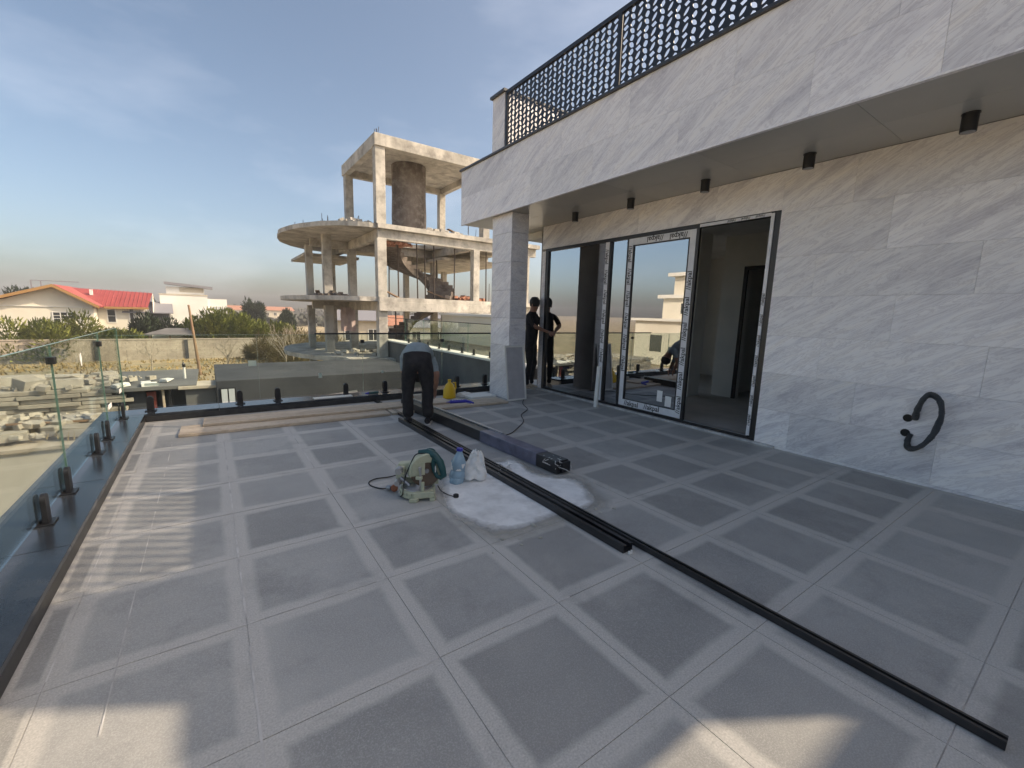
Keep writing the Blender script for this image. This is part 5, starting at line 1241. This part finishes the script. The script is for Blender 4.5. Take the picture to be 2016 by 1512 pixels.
p1 = figure('worker', J, Ed, ['shirt', 'blackcloth', 'skin'], reg1, 'pel', 'worker in grey-blue shirt and black trousers bending over, back to the camera', pO)
hand(p1, pO, W(.23, .36, .38), W(.21, .42, .24), rd); hand(p1, pO, W(-.12, .52, .34), W(-.08, .56, .2), rd)
a1 = -fa
shoe(p1, pO, *W(-.12, .0, 0)[:2], a1+.15); shoe(p1, pO, *W(.125, -.06, 0)[:2], a1-.12)
hc = Vector(W(0, .60, .56))-Vector(pO)
MB().lathe([(.03, -.10), (.09, -.06), (.108, 0), (.095, .06), (.04, .095)], 14, 0, Matrix.Translation(hc+Vector((0, 0, -.01)))).build('hair', 'hair', p1, smooth=True)
# hem of the shirt: a loose skirt of cloth at the waist
# worker 2, standing behind the pillar, facing the door, right arm out
O = Vector((5.12, 6.70, 0)); fd = Vector((.5, -.86, 0)).normalized(); rd = Vector((fd.y, -fd.x, 0))
pO = tuple(O)
J = {'pel': (*W(0, 0, .93), (.165, .13)), 'sp1': (*W(0, .01, 1.10), (.16, .125)), 'sp2': (*W(0, .02, 1.28), (.175, .13)), 'sp3': (*W(0, .0, 1.42), (.13, .09)), 'neck': (*W(0, .02, 1.51), (.052, .052)), 'head': (*W(0, .05, 1.61), (.078, .088)), 'crown': (*W(0, .05, 1.70), (.07, .08)),
     'lh': (*W(-.09, 0, .85), (.095, .095)), 'lk': (*W(-.11, .03, .48), (.066, .068)), 'lc': (*W(-.11, .0, .3), (.058, .062)), 'la': (*W(-.11, -.01, .08), (.045, .048)),
     'rh': (*W(.09, 0, .85), (.095, .095)), 'rk': (*W(.11, .03, .48), (.066, .068)), 'rc': (*W(.11, .0, .3), (.058, .062)), 'ra': (*W(.11, -.01, .08), (.045, .048)),
     'ls': (*W(-.18, .01, 1.41), (.058, .058)), 'le': (*W(-.24, .14, 1.24), (.044, .044)), 'lw': (*W(-.10, .36, 1.16), (.028, .028)),
     'rs': (*W(.18, .01, 1.41), (.058, .058)), 're': (*W(.24, .14, 1.24), (.044, .044)), 'rw': (*W(.10, .40, 1.12), (.028, .028))}
def reg2(c):
    q = Vector(c)-O; f_ = q.dot(fd); z = c[2]
    if z > 1.50: return 1
    if f_ > .16 and z > 1.0: return 1
    return 0
p2 = figure('worker', J, Ed, ['blackcloth', 'skin'], reg2, 'pel', 'worker dressed in black standing half behind the pillar, reaching to the door', pO)
hand(p2, pO, W(.10, .40, 1.12), W(.06, .52, 1.09), Vector((0, 0, 1))); hand(p2, pO, W(-.10, .36, 1.16), W(-.04, .46, 1.13), Vector((0, 0, 1)))
a2 = math.atan2(-fd.x, fd.y); shoe(p2, pO, *W(-.11, -.02, 0)[:2], a2+.1, 'plank'); shoe(p2, pO, *W(.11, -.02, 0)[:2], a2-.1, 'plank')
MB().lathe([(.088, 1.60), (.1, 1.66), (.098, 1.72), (.06, 1.775), (.01, 1.785)], 16, 0, Matrix.Translation(Vector((fd.x*.05, fd.y*.05, 0)))).build('cap', 'hair', p2, smooth=True)
fc = fd*.128+Vector((0, 0, 1.63)); MB().tube([fc-rd*.0-fd*.01+Vector((0, 0, .02)), fc+fd*.012-Vector((0, 0, .012)), fc-fd*.002-Vector((0, 0, .02))], [.006, .013, .008], 7).build('nose', 'skin', p2, smooth=True)
for s_ in (-1, 1):
    MB().lathe([(.002, -.012), (.011, -.006), (.011, .006), (.002, .012)], 10, 0, Matrix.Translation(fd*.118+rd*s_*.032+Vector((0, 0, 1.645)))).build('eye', 'hair', p2, smooth=True)
    MB().lathe([(.008, -.03), (.014, 0), (.01, .03)], 8, 0, Matrix.Translation(fd*.04+rd*s_*.088+Vector((0, 0, 1.62)))).build('ear', 'skin', p2, smooth=True)
MB().tube([fc+rd*-.02+Vector((0, 0, -.055))-fd*.012, fc+Vector((0, 0, -.057))-fd*.002, fc+rd*.02+Vector((0, 0, -.055))-fd*.012], .005, 6).build('mouth', 'orange', p2)
# tool he holds
gt = empty('sealant_gun', tuple(O+fd*.46+Vector((0, 0, 1.11))), 0, 'black and silver sealant gun held against the door edge by the worker in black', 'tool')
gt.rotation_euler[2] = math.atan2(fd.y, fd.x)
MB().tube([(-.12, 0, .02), (.16, 0, .0)], .022, 12).build('cartridge', 'steel', gt, smooth=True); MB().tube([(.16, 0, 0), (.23, 0, -.01)], [.012, .004], 8).build('nozzle', 'paper', gt); MB().tube([(-.1, 0, .0), (-.12, 0, -.1)], .012, 8).build('handle', 'black', gt)

# unseen block added behind the camera to throw shade on the near floor
bk = empty('rear_shade_block', (6.5, -4.5, -3.9), 0, 'unseen stone-clad block added behind the camera for its shade', 'building')
MB().box(-4.5, 6, -2, 1.52, 0, 9.4).build('wall', 'clad', bk)
MB().box(-4.6, 6.1, -2.1, 1.55, 9.401, 9.5).build('coping', 'coping', bk)

# ------------------------------------------------------------------ air
hz = bpy.data.materials.new('thin_air'); hz.use_nodes = True; t = hz.node_tree; t.nodes.clear()
o_ = node(t, 'ShaderNodeOutputMaterial'); pv_ = node(t, 'ShaderNodeVolumePrincipled', Density=.0009); pv_.inputs['Color'].default_value = (.95, .93, .95, 1)
t.links.new(pv_.outputs[0], o_.inputs['Volume']); M_['air'] = hz
ho = MB().box(-420, 420, -60, 480, -4.9, 12.5).build('haze', 'air'); tag(ho, 'thin pale haze over the land', kind='stuff')
